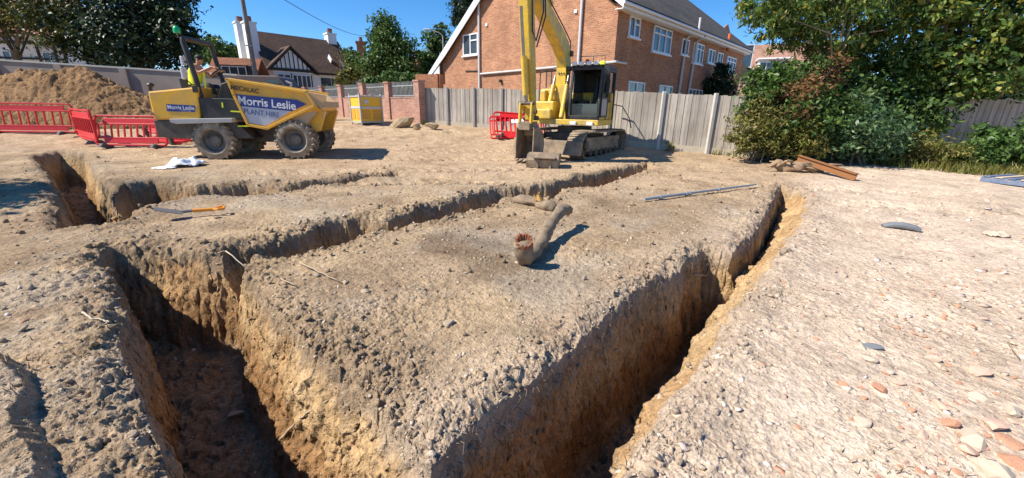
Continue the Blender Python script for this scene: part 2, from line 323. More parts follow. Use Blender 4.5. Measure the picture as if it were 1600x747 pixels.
def ground(X, Y, detail=True):
    """height, dug depth, distance to the nearest trench edge"""
    X = np.asarray(X, np.float64).ravel(); Y = np.asarray(Y, np.float64).ravel()
    z = zb(X, Y).astype(np.float32); ground.slope = np.zeros(X.shape, np.float32); dug = np.zeros(X.shape, np.float32); edge = np.full(X.shape, 9., np.float32)
    w1 = fb2(X, Y, .45, 3, 11); w2 = fb2(X, Y, .11, 3, 23)
    sc = np.clip(np.hypot(X, Y)/4, .4, 1.2)
    wx = X+(.05*w1+.04*w2)*sc; wy = Y+(.05*fb2(X, Y, .45, 3, 31)+.04*fb2(X, Y, .11, 3, 43))*sc
    for P, S, D in TR:
        a = np.array(P); lo = a.min(0)-1.2; hi = a.max(0)+1.2
        k = np.where((X > lo[0]) & (X < hi[0]) & (Y > lo[1]) & (Y < hi[1]))[0]
        if not len(k): continue
        ds, ins = poly_d(wx[k], wy[k], P); dm = np.min(ds, 0)
        h = np.min([d*s if not isinstance(s, tuple) else s[0]*np.minimum(d, s[1])+9*np.maximum(0, d-s[1]) for d, s in zip(ds, S)], 0)
        if P is T2: ground.slope[k] = np.where(ins & (np.min(ds[13:24], 0)*1.3 < np.min(ds[1:13], 0)), 1, 0)
        dd = np.where(ins, np.minimum(h, D+.06*w1[k]*3*.4), 0)
        dd = np.where(ins, D*(1-np.exp(-(dd/D)**1.0*2.6))*1.02 if False else np.minimum(dd, D), 0)
        dug[k] = np.maximum(dug[k], dd); edge[k] = np.minimum(edge[k], np.where(ins, 0, dm))
    top = 1-sst(.02, .25, dug); near = np.exp(-(edge/.28)**2)*top
    z = z+.035*near*(.6+w1)                                   # crumbly lip
    z = z-.05*np.exp(-(edge/.07)**2)*top                      # worn edge
    ds, ins = poly_d(wx, wy, MOUND); dm = np.min(ds, 0); z = z+np.where(ins, np.minimum(.11+.06*w1, dm*1.6), 0)
    right = sst(-.6, .8, (X-1.0)*.72-(Y-3.2)*.69)               # 1 on the pale rubble beyond the right trench
    z = z+.035*fb2(X, Y, 1.7, 3, 5)+.016*fb2(X, Y, .5, 3, 6)
    bank = sst(12.6, 14.2, Y+.28*X)*(1-sst(17, 18.5, Y+.2*X))*(X < 2.5); z = z+bank*(.10*fb2(X, Y, 1.3, 4, 61)+.05*np.abs(fb2(X, Y, .5, 3, 63)))
    for ty, sl, x0, x1 in ((11.7, .05, -4.4, 2.2), (13.25, .07, -4.0, 1.6), (10.1, .22, -6.5, 1.0), (8.6, .2, -5.8, .2), (7.6, -.12, 4.2, 9.5), (9.1, -.12, 4.6, 9.5)):
        q = Y-ty-sl*X-.12*fb2(X, Y, 3., 2, 67); m_ = np.exp(-(q/.26)**4)*sst(x0, x0+.6, X)*(1-sst(x1-.8, x1, X)); z = z-m_*(.028+.016*np.sign(np.sin((X+np.abs(q)*.9)*22)))+.03*np.exp(-((np.abs(q)-.34)/.09)**2)*sst(x0, x0+.6, X)*(1-sst(x1-.8, x1, X))*(.5+w1)
    ang = (X*.72+Y*.69); rut = np.exp(-((Y-9.3-.12*X)/1.0)**2)*(X < 4)*(X > -7)
    z = z+.03*rut*np.sin((Y-.12*X)*9+fb2(X, Y, 2., 2, 8)*2)
    if detail:
        patch = .22+.78*np.minimum(1, np.maximum(sst(.40, .60, fb2(X, Y, 1.0, 3, 83)*.5+.5), near)+sst(.02, .3, dug)); floor = sst(.85, 1.0, dug)
        rough = patch*(.5+.8*near*(1-.5*right)+.3*sst(.02, .3, dug)-.2*right)
        z = z+rough*(.020*fb2(X, Y, .16, 4, 71, .6)+.012*(np.abs(fb2(X, Y, .09, 3, 77, .6))-.25))
        clod = fb2(X, Y, .8, 3, 55)*.5+.5
        fx, fy = X+.02*w1, Y+.02*w2; big = sst(.42, .72, clod)*(1-.65*right)*(1-sst(.05, .25, dug)); calm = 1-.75*np.exp(-((Y-9.5)/2.2)**2)*(X < 3)
        z = z+floor*(.07*fb2(X, Y, .35, 3, 85)+.05*facets(X, Y, .16, 87)+.03*facets(X, Y, .07, 89))
        z = z+patch*calm*((.026*near*(1-.6*right)+.012*big)*facets(fx, fy, .13, 101)+(.022*near*(1-.5*right)+.009*big+.002*top)*facets(fx, fy, .06, 131)+(.004*top+.005*big+.006*near)*facets(fx, fy, .026, 151)+.012*big*facets(fx, fy, .27, 171))
        z = z+(.012*near*(1-.6*right)+.008*big)*domes(X, Y, .10, .2, 191)+.005*domes(X, Y, .03, .3, 195)
    z = z-dug
    return z, dug, edge, right, w1
def soil_color(X, Y, z, dug, edge, right, w1, nz=None):
    def c(*a): return np.array(a, np.float32)
    n1 = (fb2(X, Y, 2.4, 4, 201)*.5+.5)[:, None]; n2 = (fb2(X, Y, .6, 4, 211)*.5+.5)[:, None]; n3 = (fb2(X, Y, .2, 3, 221)*.5+.5)[:, None]
    top = c(.275, .195, .125)*(1-n2)+c(.47, .355, .235)*n2
    far = sst(6.2, 9.5, Y+.25*X*(X < 0))[:, None]
    sand = c(.53, .385, .25)*(1-n1)+c(.49, .365, .25)*n1
    col = top*(1-far*.85)+sand*far*.85
    dk = sst(.52, .72, fb2(X, Y, 1.1, 4, 241)*.5+.5)[:, None]*far; col = col*(1-.45*dk)+c(.36, .25, .15)*.45*dk; yel = np.clip(sst(.62, .8, n1+.25*n2)*.45, 0, 1); col = col*(1-yel)+c(.55, .41, .25)*yel
    rr = c(.60, .465, .345)*(1-n2)+c(.73, .595, .47)*n2; rr = rr*(1-.25*sst(.6, .75, n3))+c(.36, .28, .2)*.25*sst(.6, .75, n3)
    rg = (right*(1-.35*sst(10, 13, Y)))[:, None]; col = col*(1-rg)+rr*rg
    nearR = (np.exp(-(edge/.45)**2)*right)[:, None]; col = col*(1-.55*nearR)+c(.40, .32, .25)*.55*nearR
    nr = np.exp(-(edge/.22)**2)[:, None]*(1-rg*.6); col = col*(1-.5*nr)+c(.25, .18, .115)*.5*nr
    grey = sst(.5, .72, fb2(X, Y, .9, 4, 261)*.5+.5)[:, None]*(1-far)*(1-rg); col = col*(1-.5*grey)+c(.42, .36, .29)*.5*grey; spot = sst(.66, .78, fb2(X, Y, .45, 3, 271)*.5+.5)[:, None]*(1-rg); col = col*(1-.45*spot)+c(.24, .155, .095)*.45*spot
    dark_side = sst(-.1, .25, -(X+2.25)*.69-(Y-2.45)*.72)*(X < -.4)*(Y < 4.4)  # dark topsoil carried deeper on this side, also painting shade onto the trench wall
    bd = dug-.38*dark_side+.14*w1+.1*fb2(X*1.3, Y*1.3, .15, 3, 231)
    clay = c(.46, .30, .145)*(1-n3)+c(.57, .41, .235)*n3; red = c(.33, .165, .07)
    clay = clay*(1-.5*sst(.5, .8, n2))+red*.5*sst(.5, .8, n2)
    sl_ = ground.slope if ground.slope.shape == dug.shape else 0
    deep = sst(.42, .72, bd+.1*(n2[:, 0]-.5))[:, None]; clay = clay*(1-deep)+(c(.25, .135, .06)*(1-n3)+c(.36, .215, .105)*n3)*deep  # subsoil drawn darker with depth, painting trench shade into the colour
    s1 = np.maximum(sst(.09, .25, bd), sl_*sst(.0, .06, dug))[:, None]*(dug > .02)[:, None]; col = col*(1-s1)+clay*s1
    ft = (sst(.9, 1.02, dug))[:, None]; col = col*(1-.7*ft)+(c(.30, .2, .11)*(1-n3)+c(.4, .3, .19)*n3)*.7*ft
    wet = sst(.62, .75, fb2(X, Y, 1.5, 3, 251)*.5+.5)[:, None]*(1-far); col = col*(1-.3*wet)
    return np.clip(col, .01, .85)
def make_ground():
    a1 = np.linspace(-66, 66, 1250); a2 = np.linspace(66, 294, 90)[1:-1]
    az = np.radians(np.concatenate([a1, a2])); na = len(az)
    rr = np.concatenate([np.geomspace(.75, 8, 900), np.geomspace(8, 40, 330)[1:], np.geomspace(40, 900, 26)[1:]]); nr = len(rr)
    RR, AA = np.meshgrid(rr, az, indexing='ij'); X = RR*np.sin(AA); Y = RR*np.cos(AA)-.35
    x = X.ravel(); y = Y.ravel(); z, dug, edge, right, w1 = ground(x, y)
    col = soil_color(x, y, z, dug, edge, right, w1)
    # break up the steep walls sideways
    Z = z.reshape(nr, na); r_ = RR; wallm = sst(.03, .2, dug)*(1-sst(.97, 1.1, dug))
    kk = np.where(wallm > .02)[0]
    for s, a in ((3, .03), (9, .022), (24, .018), (60, .012)):
        for ax, arr in ((0, x), (1, y)):
            d = (vn3(x[kk]*s, y[kk]*s, z[kk]*s, 300+ax+int(s))-.5)*2*a*wallm[kk]
            arr[kk] += d
    V = np.stack([x, y, z], 1); V = np.vstack([V, [[0, -.35, float(zb(0, 0))]]]); c0 = len(V)-1
    i = np.arange(nr-1)[:, None]*na; j = np.arange(na)[None, :]; j2 = (j+1) % na
    Q = np.stack([i+j, i+na+j, i+na+j2, i+j2], -1).reshape(-1, 4)[:, ::-1]
    o = np_mesh('ground', V, Q, M['soil'], smooth=True)
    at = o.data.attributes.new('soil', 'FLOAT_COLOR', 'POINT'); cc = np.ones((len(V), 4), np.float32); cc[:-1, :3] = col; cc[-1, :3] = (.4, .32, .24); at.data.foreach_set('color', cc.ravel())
    tag(o, kind='structure')
    return o
make_ground()
def gz(x, y): return float(ground(np.array([x]), np.array([y]))[0][0])
# ------------------------------------------------------------------ loose stones: the uncounted gravel as one object, the larger pieces one by one
ICO_V = None
def ico():
    b = bmesh.new(); bmesh.ops.create_icosphere(b, subdivisions=1, radius=1); V = np.array([v.co[:] for v in b.verts]); Fc = np.array([[v.index for v in f.verts] for f in b.faces]); b.free(); return V, Fc
def stuff_stones(name, n, smin, smax, sel, mat, seed, flat=.55, sink=.25, amax=63, rmin=.9, rmax=16, pw=2.2, colfn=None):
    rg = np.random.default_rng(seed); V0, F0 = ico(); k = len(V0)
    r = np.exp(rg.uniform(math.log(rmin), math.log(rmax), n)); a = np.radians(rg.uniform(-amax, amax, n)); x = r*np.sin(a); y = r*np.cos(a)-.35
    z, dug, edge, right, w1 = ground(x, y); keep = rg.random(n) < sel(x, y, dug, edge, right)
    x, y, z, r, dug, edge, right, w1 = [q[keep] for q in (x, y, z, r, dug, edge, right, w1)]; n = len(x)
    s = smin*(smax/smin)**(rg.random(n)**pw)*np.clip(r/4, .8, 1.35)
    sh = np.stack([s*rg.uniform(.8, 1.5, n), s*rg.uniform(.7, 1.1, n), s*rg.uniform(.35, .8, n)*flat/.55], 1)
    P = V0[None]*(1+.25*(rg.random((n, k, 1))-.5)*2)
    for _ in range(4):
        nn = rg.normal(size=(n, 1, 3)); nn /= np.linalg.norm(nn, axis=2)[..., None]; q = (P*nn).sum(2, keepdims=True)-rg.uniform(.25, .7, (n, 1, 1)); P = P-nn*np.maximum(q, 0)
    P = P*sh[:, None]
    t = rg.uniform(0, 6.28, n); ct, st = np.cos(t)[:, None], np.sin(t)[:, None]; tl = rg.normal(0, .3, n)[:, None]
    zz = P[..., 2]+P[..., 0]*tl; X = P[..., 0]*ct-P[..., 1]*st; Y = P[..., 0]*st+P[..., 1]*ct
    W = np.stack([X+x[:, None], Y+y[:, None], zz+(z+sh[:, 2]*(1-2*sink)*.7)[:, None]], -1).reshape(-1, 3)
    Q = (F0[None]+(np.arange(n)*k)[:, None, None]).reshape(-1, 3)
    o = np_mesh(name, W, Q, mat, tris=True)
    if colfn is not None:
        c = colfn(x, y, z, dug, edge, right, w1)*rg.uniform(.75, 1.15, (n, 1)); c = np.clip(np.repeat(c, k, 0), 0, .9)
        at = o.data.attributes.new('soil', 'FLOAT_COLOR', 'POINT'); cc = np.ones((n*k, 4), np.float32); cc[:, :3] = c; at.data.foreach_set('color', cc.ravel())
    return o
def stone_mat(name, stops):
    m, t, o = nt(name); g = N(t, 'ShaderNodeNewGeometry'); c = ramp(t, g.outputs['Random Per Island'], stops); f = noise(t, oco(t), 60, 4)
    c = mixc(t, .7, c, ramp(t, f, [(.3, (.7, .68, .66)), (.7, (1.2, 1.2, 1.2))]), 'MULTIPLY'); bsdf(t, o, c, .9, 0, f, .5, .006, .2); return m
M['gravel'] = stone_mat('gravel', [(0, (.31, .235, .165)), (.35, (.42, .33, .24)), (.65, (.50, .41, .31)), (.85, (.58, .49, .38)), (.93, (.64, .57, .48)), (.97, (.45, .25, .16)), (1, (.3, .27, .25))])
M['rubble'] = stone_mat('rubble', [(0, (.42, .33, .25)), (.3, (.56, .44, .34)), (.55, (.66, .54, .43)), (.75, (.7, .6, .5)), (.84, (.62, .4, .29)), (.92, (.5, .22, .12)), (1, (.5, .47, .44))])
g1 = stuff_stones('gravel', 32000, .004, .022, lambda x, y, d, e, r: .45+.55*np.exp(-(e/.5)**2)*(1-.6*r)-.3*r-.3*(d > .1), M['gravel'], 3, sink=.4, pw=2.6)
tag(g1, 'loose pale gravel strewn over the brown dug soil', 'gravel', kind='stuff')
g2 = stuff_stones('rubble', 30000, .005, .042, lambda x, y, d, e, r: (r > .6)*(d < .1)*(.25+.75*sst(0, 2.5, (x-1.6)*.72-(y-2.6)*.69)), M['rubble'], 4, flat=.36, sink=.42, pw=3)
tag(g2, 'pale broken rubble trodden into the ground right of the long trench', 'rubble', kind='stuff')
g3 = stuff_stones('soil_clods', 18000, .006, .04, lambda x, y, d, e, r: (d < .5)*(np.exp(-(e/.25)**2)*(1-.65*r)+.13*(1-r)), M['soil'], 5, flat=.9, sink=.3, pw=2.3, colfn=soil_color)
tag(g3, 'crumbled clods of soil along the trench edges', 'soil', kind='stuff')
def stone_mesh(name, seed, mat, dims, sub=2, flatcut=True):
    rg = random.Random(seed); b = bmesh.new(); bmesh.ops.create_icosphere(b, subdivisions=sub, radius=1)
    pl = [(Vector((rg.gauss(0, 1), rg.gauss(0, 1), rg.gauss(0, 1))).normalized(), rg.uniform(.38, .8)) for _ in range(9)]
    for v in b.verts:
        for n, d in pl:
            q = v.co.dot(n)-d
            if q > 0: v.co -= n*q*.92
        v.co = Vector((v.co.x*dims[0], v.co.y*dims[1], v.co.z*dims[2]))*(1+rg.uniform(-.05, .05))
    me = bpy.data.meshes.new(name); b.to_mesh(me); b.free(); me.materials.append(mat); return me
M['terracotta'] = worn('terracotta', (.47, .175, .085), (.58, .44, .33), .75, 14, .9, 0, .4, .2)
M['pinkbrick'] = worn('pinkbrick', (.62, .36, .25), (.62, .5, .4), .8, 10, .9, 0, .4, .2)
M['palestone'] = worn('palestone', (.57, .465, .36), (.45, .35, .26), .7, 8, .9, 0, .4, .2)
M['darkstone'] = worn('darkstone', (.36, .28, .2), (.45, .36, .26), .6, 8, .9, 0, .4, .2)
def put(name, me, px, py, s, label, cat, group=None, rot=None, sink=.25, mat=None):
    p = G(px, py); o = bpy.data.objects.new(name, me); COL.objects.link(o); o.scale = (s, s, s)
    o.location = (p.x, p.y, gz(p.x, p.y)+s*(.32-sink)); o.rotation_euler = rot or (random.uniform(-.3, .3), random.uniform(-.3, .3), random.uniform(0, 6.28))
    return tag(o, label, cat, group)
BR = [stone_mesh('brick_fragment', 40+i, M['terracotta'], (1, .72, .5)) for i in range(4)]+[stone_mesh('brick_fragment', 50+i, M['pinkbrick'], (1, .75, .42)) for i in range(3)]
ST = [stone_mesh('stone', 60+i, M['palestone'], (1, .75, .5)) for i in range(4)]; DS = [stone_mesh('stone', 70+i, M['darkstone'], (1, .8, .6)) for i in range(3)]
for px, py, s, k, lab in [(1373, 608, .055, 0, 'round terracotta brick lump right of two smaller ones on the pale rubble'), (1319, 604, .037, 1, 'small terracotta lump left of the largest one in mid rubble'), (1483, 661, .062, 2, 'flat terracotta brick piece nearest the lower right corner rubble patch'),
        (1402, 514, .034, 3, 'dark red brick lump alone on the pale rubble above the slate'), (1548, 582, .03, 1, 'small red brick chip lying on a pink slab at the right edge'), (1405, 600, .05, 5, 'pink brick piece lying behind the round terracotta lump'),
        (1530, 580, .085, 4, 'broad flat pink brick slab by the right edge of the rubble'), (1466, 632, .055, 6, 'pale orange stub of brick behind the flat terracotta piece'), (1580, 690, .06, 0, 'dark orange brick fragment at the far lower right corner'),
        (1510, 700, .07, 5, 'pink fragment beside the dark orange brick at lower right'), (1555, 665, .08, 4, 'broad pale pink slab in the lower right rubble patch'), (1440, 680, .045, 6, 'small pink brick chip left of the flat terracotta piece'), (1345, 607, .02, 2, 'tiny terracotta chip between the two round lumps'),
        (1275, 533, .026, 0, 'small red chip nearest the pale stone pair on the rubble'), (1585, 720, .07, 2, 'tilted orange brick piece at the bottom right edge')]:
    put('brick_fragment', BR[k], px, py, s, lab, 'brick fragment', 'brick fragments on the pale rubble')
rr_ = random.Random(12)
for i in range(110):
    px = rr_.uniform(1230, 1600); py = rr_.uniform(360, 745)
    if px < 1650-py*.62+ 0 or i > 70: px = rr_.uniform(1400, 1598); py = rr_.uniform(560, 745) if i > 70 else py
    k = rr_.randrange(7)
    put('brick_fragment', BR[k], px, py, rr_.uniform(.012, .032), 'small reddish brick chip pressed into the pale rubble', 'brick fragment', 'small brick chips in the pale rubble')
for px, py, s, k, lab in [(1222, 517, .05, 0, 'pale yellow stone of a pair beside the right trench'), (1238, 519, .045, 1, 'smaller cream stone beside the pale yellow one by the right trench'), (1580, 640, .07, 2, 'white angular stone at the right edge of the rubble'), (1535, 622, .075, 3, 'flat whitish stone in the lower right rubble'),
        (1360, 565, .06, 1, 'large pale flat stone above the round terracotta lump'), (1455, 560, .055, 0, 'grey white stone in the middle of the pale rubble'), (1525, 690, .1, 2, 'broad white slab among the pink pieces at lower right'), (1345, 662, .055, 1, 'grey flat stone with a shaded edge below the terracotta lumps'), (1560, 735, .11, 3, 'large pale slab at the bottom right corner')]:
    put('stone', ST[k], px, py, s, lab, 'stone', 'large stones on the rubble')
for px, py, s, k, lab in [(370, 650, .075, 0, 'rounded brown cobble at the bottom of the shaded left trench'), (700, 503, .06, 1, 'dark clod standing alone in the middle of the earth block'), (540, 440, .055, 2, 'dark lump at the upper left corner of the earth block'), (570, 455, .045, 0, 'brown lump right of the dark one on the earth block'), (498, 430, .05, 1, 'grey lump by the left trench corner of the earth block')]:
    o = put('stone', DS[k], px, py, s, lab, 'stone')
    if px == 370:
        t = np.arange(.9, 9, .006); d = ray(370, 650); X = d.x*t; Y = d.y*t; z = ground(X, Y)[0]; i = int(np.argmax(H+d.z*t < z)); o.location = (X[i], Y[i], z[i]+.02)
rr_ = random.Random(5)
for i in range(46):
    px = rr_.uniform(30, 900); py = rr_.uniform(270, 735); p = G(px, py); q = ground(np.array([p.x]), np.array([p.y]))
    if q[1][0] > .01: continue
    put('stone', ST[rr_.randrange(4)] if rr_.random() < .6 else DS[rr_.randrange(3)], px, py, rr_.uniform(.014, .034), 'small loose stone lying on the brown soil between the trenches', 'stone', 'small stones on the soil')
# ------------------------------------------------------------------ materials for machines
M['yellow'] = worn('yellow_paint', (.88, .455, .02), (.42, .31, .18), .6, 3.4, .42)
M['exyellow'] = worn('excavator_yellow', (.87, .57, .02), (.33, .24, .14), .85, 3.4, .45)
M['black'] = worn('black_plastic', (.018, .018, .018), (.2, .15, .1), .3, 3, .5)
M['darksteel'] = worn('dark_steel', (.035, .033, .03), (.24, .18, .12), .6, 3, .6)
M['rimgrey'] = worn('wheel_rim', (.09, .088, .085), (.30, .24, .17), .7, 5, .6); M['mudsteel'] = worn('muddy_steel', (.14, .105, .075), (.46, .34, .22), .85, 3.5, .85)
M['dusty'] = worn('dusty_steel', (.50, .38, .24), (.30, .22, .14), .5, 3, .8)
M['grey'] = worn('grey_paint', (.42, .41, .39), (.38, .3, .22), .4, 3, .6)
M['tyre'] = worn('tyre_rubber', (.10, .085, .07), (.44, .35, .25), .95, 5, .9, 0, .3, .2)
M['red'] = plain('red_plastic', (.62, .018, .02), .45, var=.15)
M['rubberfoot'] = plain('rubber_foot', (.10, .11, .12), .8)
M['white'] = plain('white_paint', (.78, .78, .77), .5, var=.05)
M['blue'] = plain('blue_vinyl', (.025, .045, .24), .35, var=.08, bump=0)
M['signgrey'] = worn('grey_vinyl', (.50, .53, .60), (.45, .38, .28), .35, 3, .4)
M['chrome'] = worn('greasy_chrome', (.32, .31, .29), (.2, .15, .1), .6, 8, .35, .8)
M['green'] = plain('green_lens', (.01, .45, .13), .25); M['orange'] = plain('orange_lens', (.8, .13, .02), .25)
M['glass'] = glass('window_glass'); M['cabglass'] = glass('cab_glass', (.03, .04, .045))
M['lamp'] = plain('lamp_glass', (.75, .75, .72), .15)
M['skin'] = plain('skin', (.52, .27, .17), .5, var=.08); M['hivis'] = plain('hi_vis', (.75, .85, .03), .6); M['trouser'] = plain('dark_trousers', (.06, .055, .055), .9); M['hair'] = plain('dark_hair', (.012, .010, .009), .7); M['boot'] = worn('boots', (.16, .09, .05), (.4, .3, .2), .5)
# ------------------------------------------------------------------ site dumper
YD = 10.9; DO = Vector((-7.0, YD, .1))
def S(px, py, y=0.): p = onY(px, py, YD+y); return (p.x-DO.x, p.z-DO.z)
def S3(px, py, y=0.): p = onY(px, py, YD+y); return Vector((p.x-DO.x, y, p.z-DO.z))
dm = thing('site_dumper', 'yellow site dumper with a big front skip and a driver aboard', 'dumper', DO, R(6.5))
def wheel_mbs(r, w):
    ty = MB(); prof = [(r*.60, -w*.42), (r*.66, -w*.5), (r*.86, -w*.5), (r*.93, -w*.44), (r*.95, -w*.3), (r*.955, 0), (r*.95, w*.3), (r*.93, w*.44), (r*.86, w*.5), (r*.66, w*.5), (r*.60, w*.42)]
    ty.lathe(prof, (0, 0, 0), 'y', 40)
    for k in range(20):
        for sgn in (-1, 1):
            a0 = 2*math.pi*(k+(.5 if sgn > 0 else 0))/20; pts = []
            for i in range(4):
                q = i/3; y = sgn*(w*.02+q*w*.47); a = a0+q*.28; rr = r*(.975 if i < 3 else .93); pts.append(Vector((rr*math.cos(a), y, rr*math.sin(a))))
            for i in range(3):
                mid = (pts[i]+pts[i+1])/2; up = Vector((mid.x, 0, mid.z)).normalized(); ty.beam(pts[i], pts[i+1], .055*r/.52, .07*r/.52, up)
    rim = MB(); rim.lathe([(r*.62, -w*.42), (r*.55, -w*.40), (r*.50, -w*.18), (r*.30, -w*.10), (r*.28, -w*.22), (r*.16, -w*.24), (.001, -w*.24)], (0, 0, 0), 'y', 32)
    rim.lathe([(r*.62, w*.42), (r*.55, w*.40), (r*.50, w*.18), (.001, w*.14)], (0, 0, 0), 'y', 32)
    for k in range(8):
        a = 2*math.pi*k/8; rim.box((r*.22*math.cos(a), -w*.245, r*.22*math.sin(a)), (.03, .03, .03))
    return ty, rim
ty, rim = wheel_mbs(.525, .46); first = None
for (px, py) in ((335, 220), (458, 219)):
    x, z = S(px, py)
    for y in (.22, 1.72):
        if first is None:
            wo_ = thing('wheel', None, None, (x, y, z)); wo_.parent = dm; t_ = ty.build('tyre', M['tyre'], wo_, smooth=True); r_ = rim.build('rim', M['rimgrey'], wo_, smooth=True); first = wo_
        else:
            w2 = first.copy(); COL.objects.link(w2); w2.parent = dm; w2.location = (x, y, z); w2.rotation_euler = (0, random.uniform(0, .3), math.pi if y > 1 else 0)
            for ch in first.children: c = ch.copy(); COL.objects.link(c); c.parent = w2
    a = MB(); a.tube([(x, .3, z), (x, 1.7, z)], .11, 10); a.box((x, .97, z), (.34, .36, .34)); a.build('axle', M['darksteel'], dm)
y0, y1 = .10, 1.86
b = MB(); b.prism([S(239, 141, y0), S(312, 133, y0), S(316, 186, y0), S(249, 185, y0)], y0, y1); b.build('bonnet', M['yellow'], dm, bevel=.04)
k = MB(); k.box((-1.25, .09, 1.84), (.12, .03, .16)); k.build('latch', M['black'], dm); k = MB(); k.tube([S3(246, 176, .10), S3(246.2, 176, .07)], .045, 10); k.build('tail_light', M['terracotta'], dm)
c = MB(); c.prism([S(249, 186, .14), S(366, 186, .14), S(398, 216, .14), S(300, 216, .14), S(256, 213, .14)], .14, y1-.05); c.build('rear_chassis', M['darksteel'], dm, bevel=.02)
c = MB(); c.box((-.35, .97, .62), (2.7, .5, .36)); c.box((.75, .97, .75), (1.0, .7, .3)); c.build('front_chassis', M['darksteel'], dm, bevel=.02)
c = MB(); c.prism([S(312, 150, .12), S(322, 184, .12), S(392, 186, .12), S(384, 160, .12), S(372, 152, .12)], .12, y1-.1); c.build('cab_floor', M['black'], dm, bevel=.02)
c = MB(); c.prism([S(273, 184, .02), S(366, 183, .02), S(366, 190, .02), S(285, 192, .02), S(276, 190, .02)], -.06, .6); c.build('mudguard', M['grey'], dm, bevel=.012)
c = MB(); c.tube([S3(252, 140, 1.0), S3(252, 132, 1.0)], .05, 8); c.ball(S3(252, 131, 1.0), (.09, .09, .06)); c.build('filler_cap', M['black'], dm, smooth=True)
rp = MB(); ya, yb = .22, 1.45
for yy in (ya, yb):
    rp.tube([S3(328, 184, ya)+Vector((0, yy-ya, 0)), S3(310, 118, ya)+Vector((0, yy-ya, 0)), S3(291, 62, ya)+Vector((0, yy-ya, 0)), S3(288, 55, ya)+Vector((.02, (yy-ya)*.95+.03, 0))], .062, 10)
rp.tube([S3(288, 55, ya)+Vector((.02, .03, 0)), S3(288, 55, ya)+Vector((.02, yb-ya-.05, 0))], .062, 10); rp.build('roll_bar', M['black'], dm, smooth=True)
bc = MB(); bc.tube([S3(285, 55, .3), S3(284, 48, .3)], .02, 8); bm_ = bc.build('beacon_stem', M['darksteel'], dm); bq = MB(); bq.lathe([(.0, .0), (.075, .0), (.08, .05), (.07, .13), (.03, .17), (0, .175)], S3(283, 48, .3), 'z', 14); bq.build('beacon', M['green'], dm, smooth=True)
mr = MB(); mr.box(S3(292, 92, .25), (.06, .16, .22)); mr.box(S3(294, 112, .3), (.05, .2, .3)); mr.build('mirror', M['white'], dm, bevel=.015)
mr = MB(); mr.tube([S3(292, 92, .25), S3(300, 96, .25)], .015, 6); mr.tube([S3(294, 118, .3), S3(306, 130, .3)], .015, 6); mr.build('mirror_arm', M['black'], dm)
ym = .97
st = MB(); st.box(S3(322, 158, ym), (.5, .5, .14)); st.beam(S3(316, 155, ym), S3(306, 118, ym), .5, .1, (0, 1, 0)); st.build('seat', M['black'], dm, bevel=.04)
st = MB(); st.prism([S(318, 138, .6), S(324, 138, .6), S(336, 171, .6), S(322, 172, .6)], .14, .62); st.build('seat_panel', M['yellow'], dm, bevel=.02)
sw = MB(); cw = S3(349, 112, ym); nrm = Vector((-.55, 0, .83)); ax = Vector((.83, 0, .55))
sw.tube([cw+ax*.19*math.cos(q)+Vector((0, 1, 0))*.19*math.sin(q) for q in [2*math.pi*i/20 for i in range(21)]], .016, 6); sw.beam(cw-ax*.18, cw+ax*.18, .03, .015); sw.tube([cw, cw-nrm*.45], .03, 8)
sw.build('steering_wheel', M['black'], dm, smooth=True)
ds = MB(); ds.prism([S(352, 128, .6), S(362, 124, .6), S(372, 160, .6), S(346, 160, .6)], .55, 1.4); ds.build('dashboard', M['black'], dm, bevel=.03)
for a, b2 in ((S3(349, 158, .1), S3(350, 166, .1)), (S3(362, 172, .1), S3(377, 173, .1)), (S3(373, 196, .1), S3(392, 196, .1)), (S3(322, 110, .2), S3(325, 135, .2))):
    tp = MB(); tp.beam(a, b2, .012, .035, (0, 0, 1) if abs(b2.z-a.z) < .1 else (1, 0, 0)); tp.build('yellow_tape', M['hivis'], dm)
# skip
A0, B0, P_, Dd, E0, F0_ = S(357, 121, .04), S(477, 141, .04), S(491, 163, .04), S(417, 200, .04), S(389, 194, .04), S(367, 146, .04)
YA, YB = .04, 1.86; yc = (YA+YB)/2
Lp = (P_[0]+.13, P_[1]+.04); LL = (Lp[0]-.05, Lp[1]-.17)
def v2(p, y): return Vector((p[0], y, p[1]))
sk = MB(); ring = [A0, B0, P_, Dd, E0, F0_]
vs = [v2(p, YA) for p in ring]+[v2(p, YB) for p in ring]+[v2(Lp, YA+.22), v2(Lp, YB-.22), v2(LL, YA+.24), v2(LL, YB-.24)]
inn = [(A0[0]+.12, A0[1]-.03), (B0[0]-.04, B0[1]-.03), (P_[0]-.35, .95), (E0[0]+.15, .98), (F0_[0]+.1, F0_[1])]
n0 = len(vs); vs += [v2(p, YA+.07) for p in inn]+[v2(p, YB-.07) for p in inn]
fs = [(0, 1, 2, 3, 4, 5), (6, 7, 8, 9, 10, 11), (0, 6, 11, 5), (5, 11, 10, 4), (4, 10, 9, 3), (2, 14, 15, 8), (3, 2, 14), (9, 8, 15), (3, 14, 15, 9), (1, 2, 14, 12), (7, 8, 15, 13), (12, 14, 15, 13)]
sk.add(vs, fs, 0)
i = n0
sk.add([vs[q] for q in (0, 1, 12, 13, 7, 6)]+[vs[n0+q] for q in range(10)], [(0, 1, 7, 6), (5, 4, 12, 11), (0, 5, 11, 6), (6, 7, 8, 9, 10), (11, 12, 13, 14, 15), (6, 11, 15, 10), (10, 15, 14, 9), (9, 14, 13, 8), (8, 13, 3, 2), (1, 2, 8, 7), (4, 3, 13, 12)], 1)
so_ = sk.build('skip', [M['yellow'], M['dusty']], dm)
rm = MB()
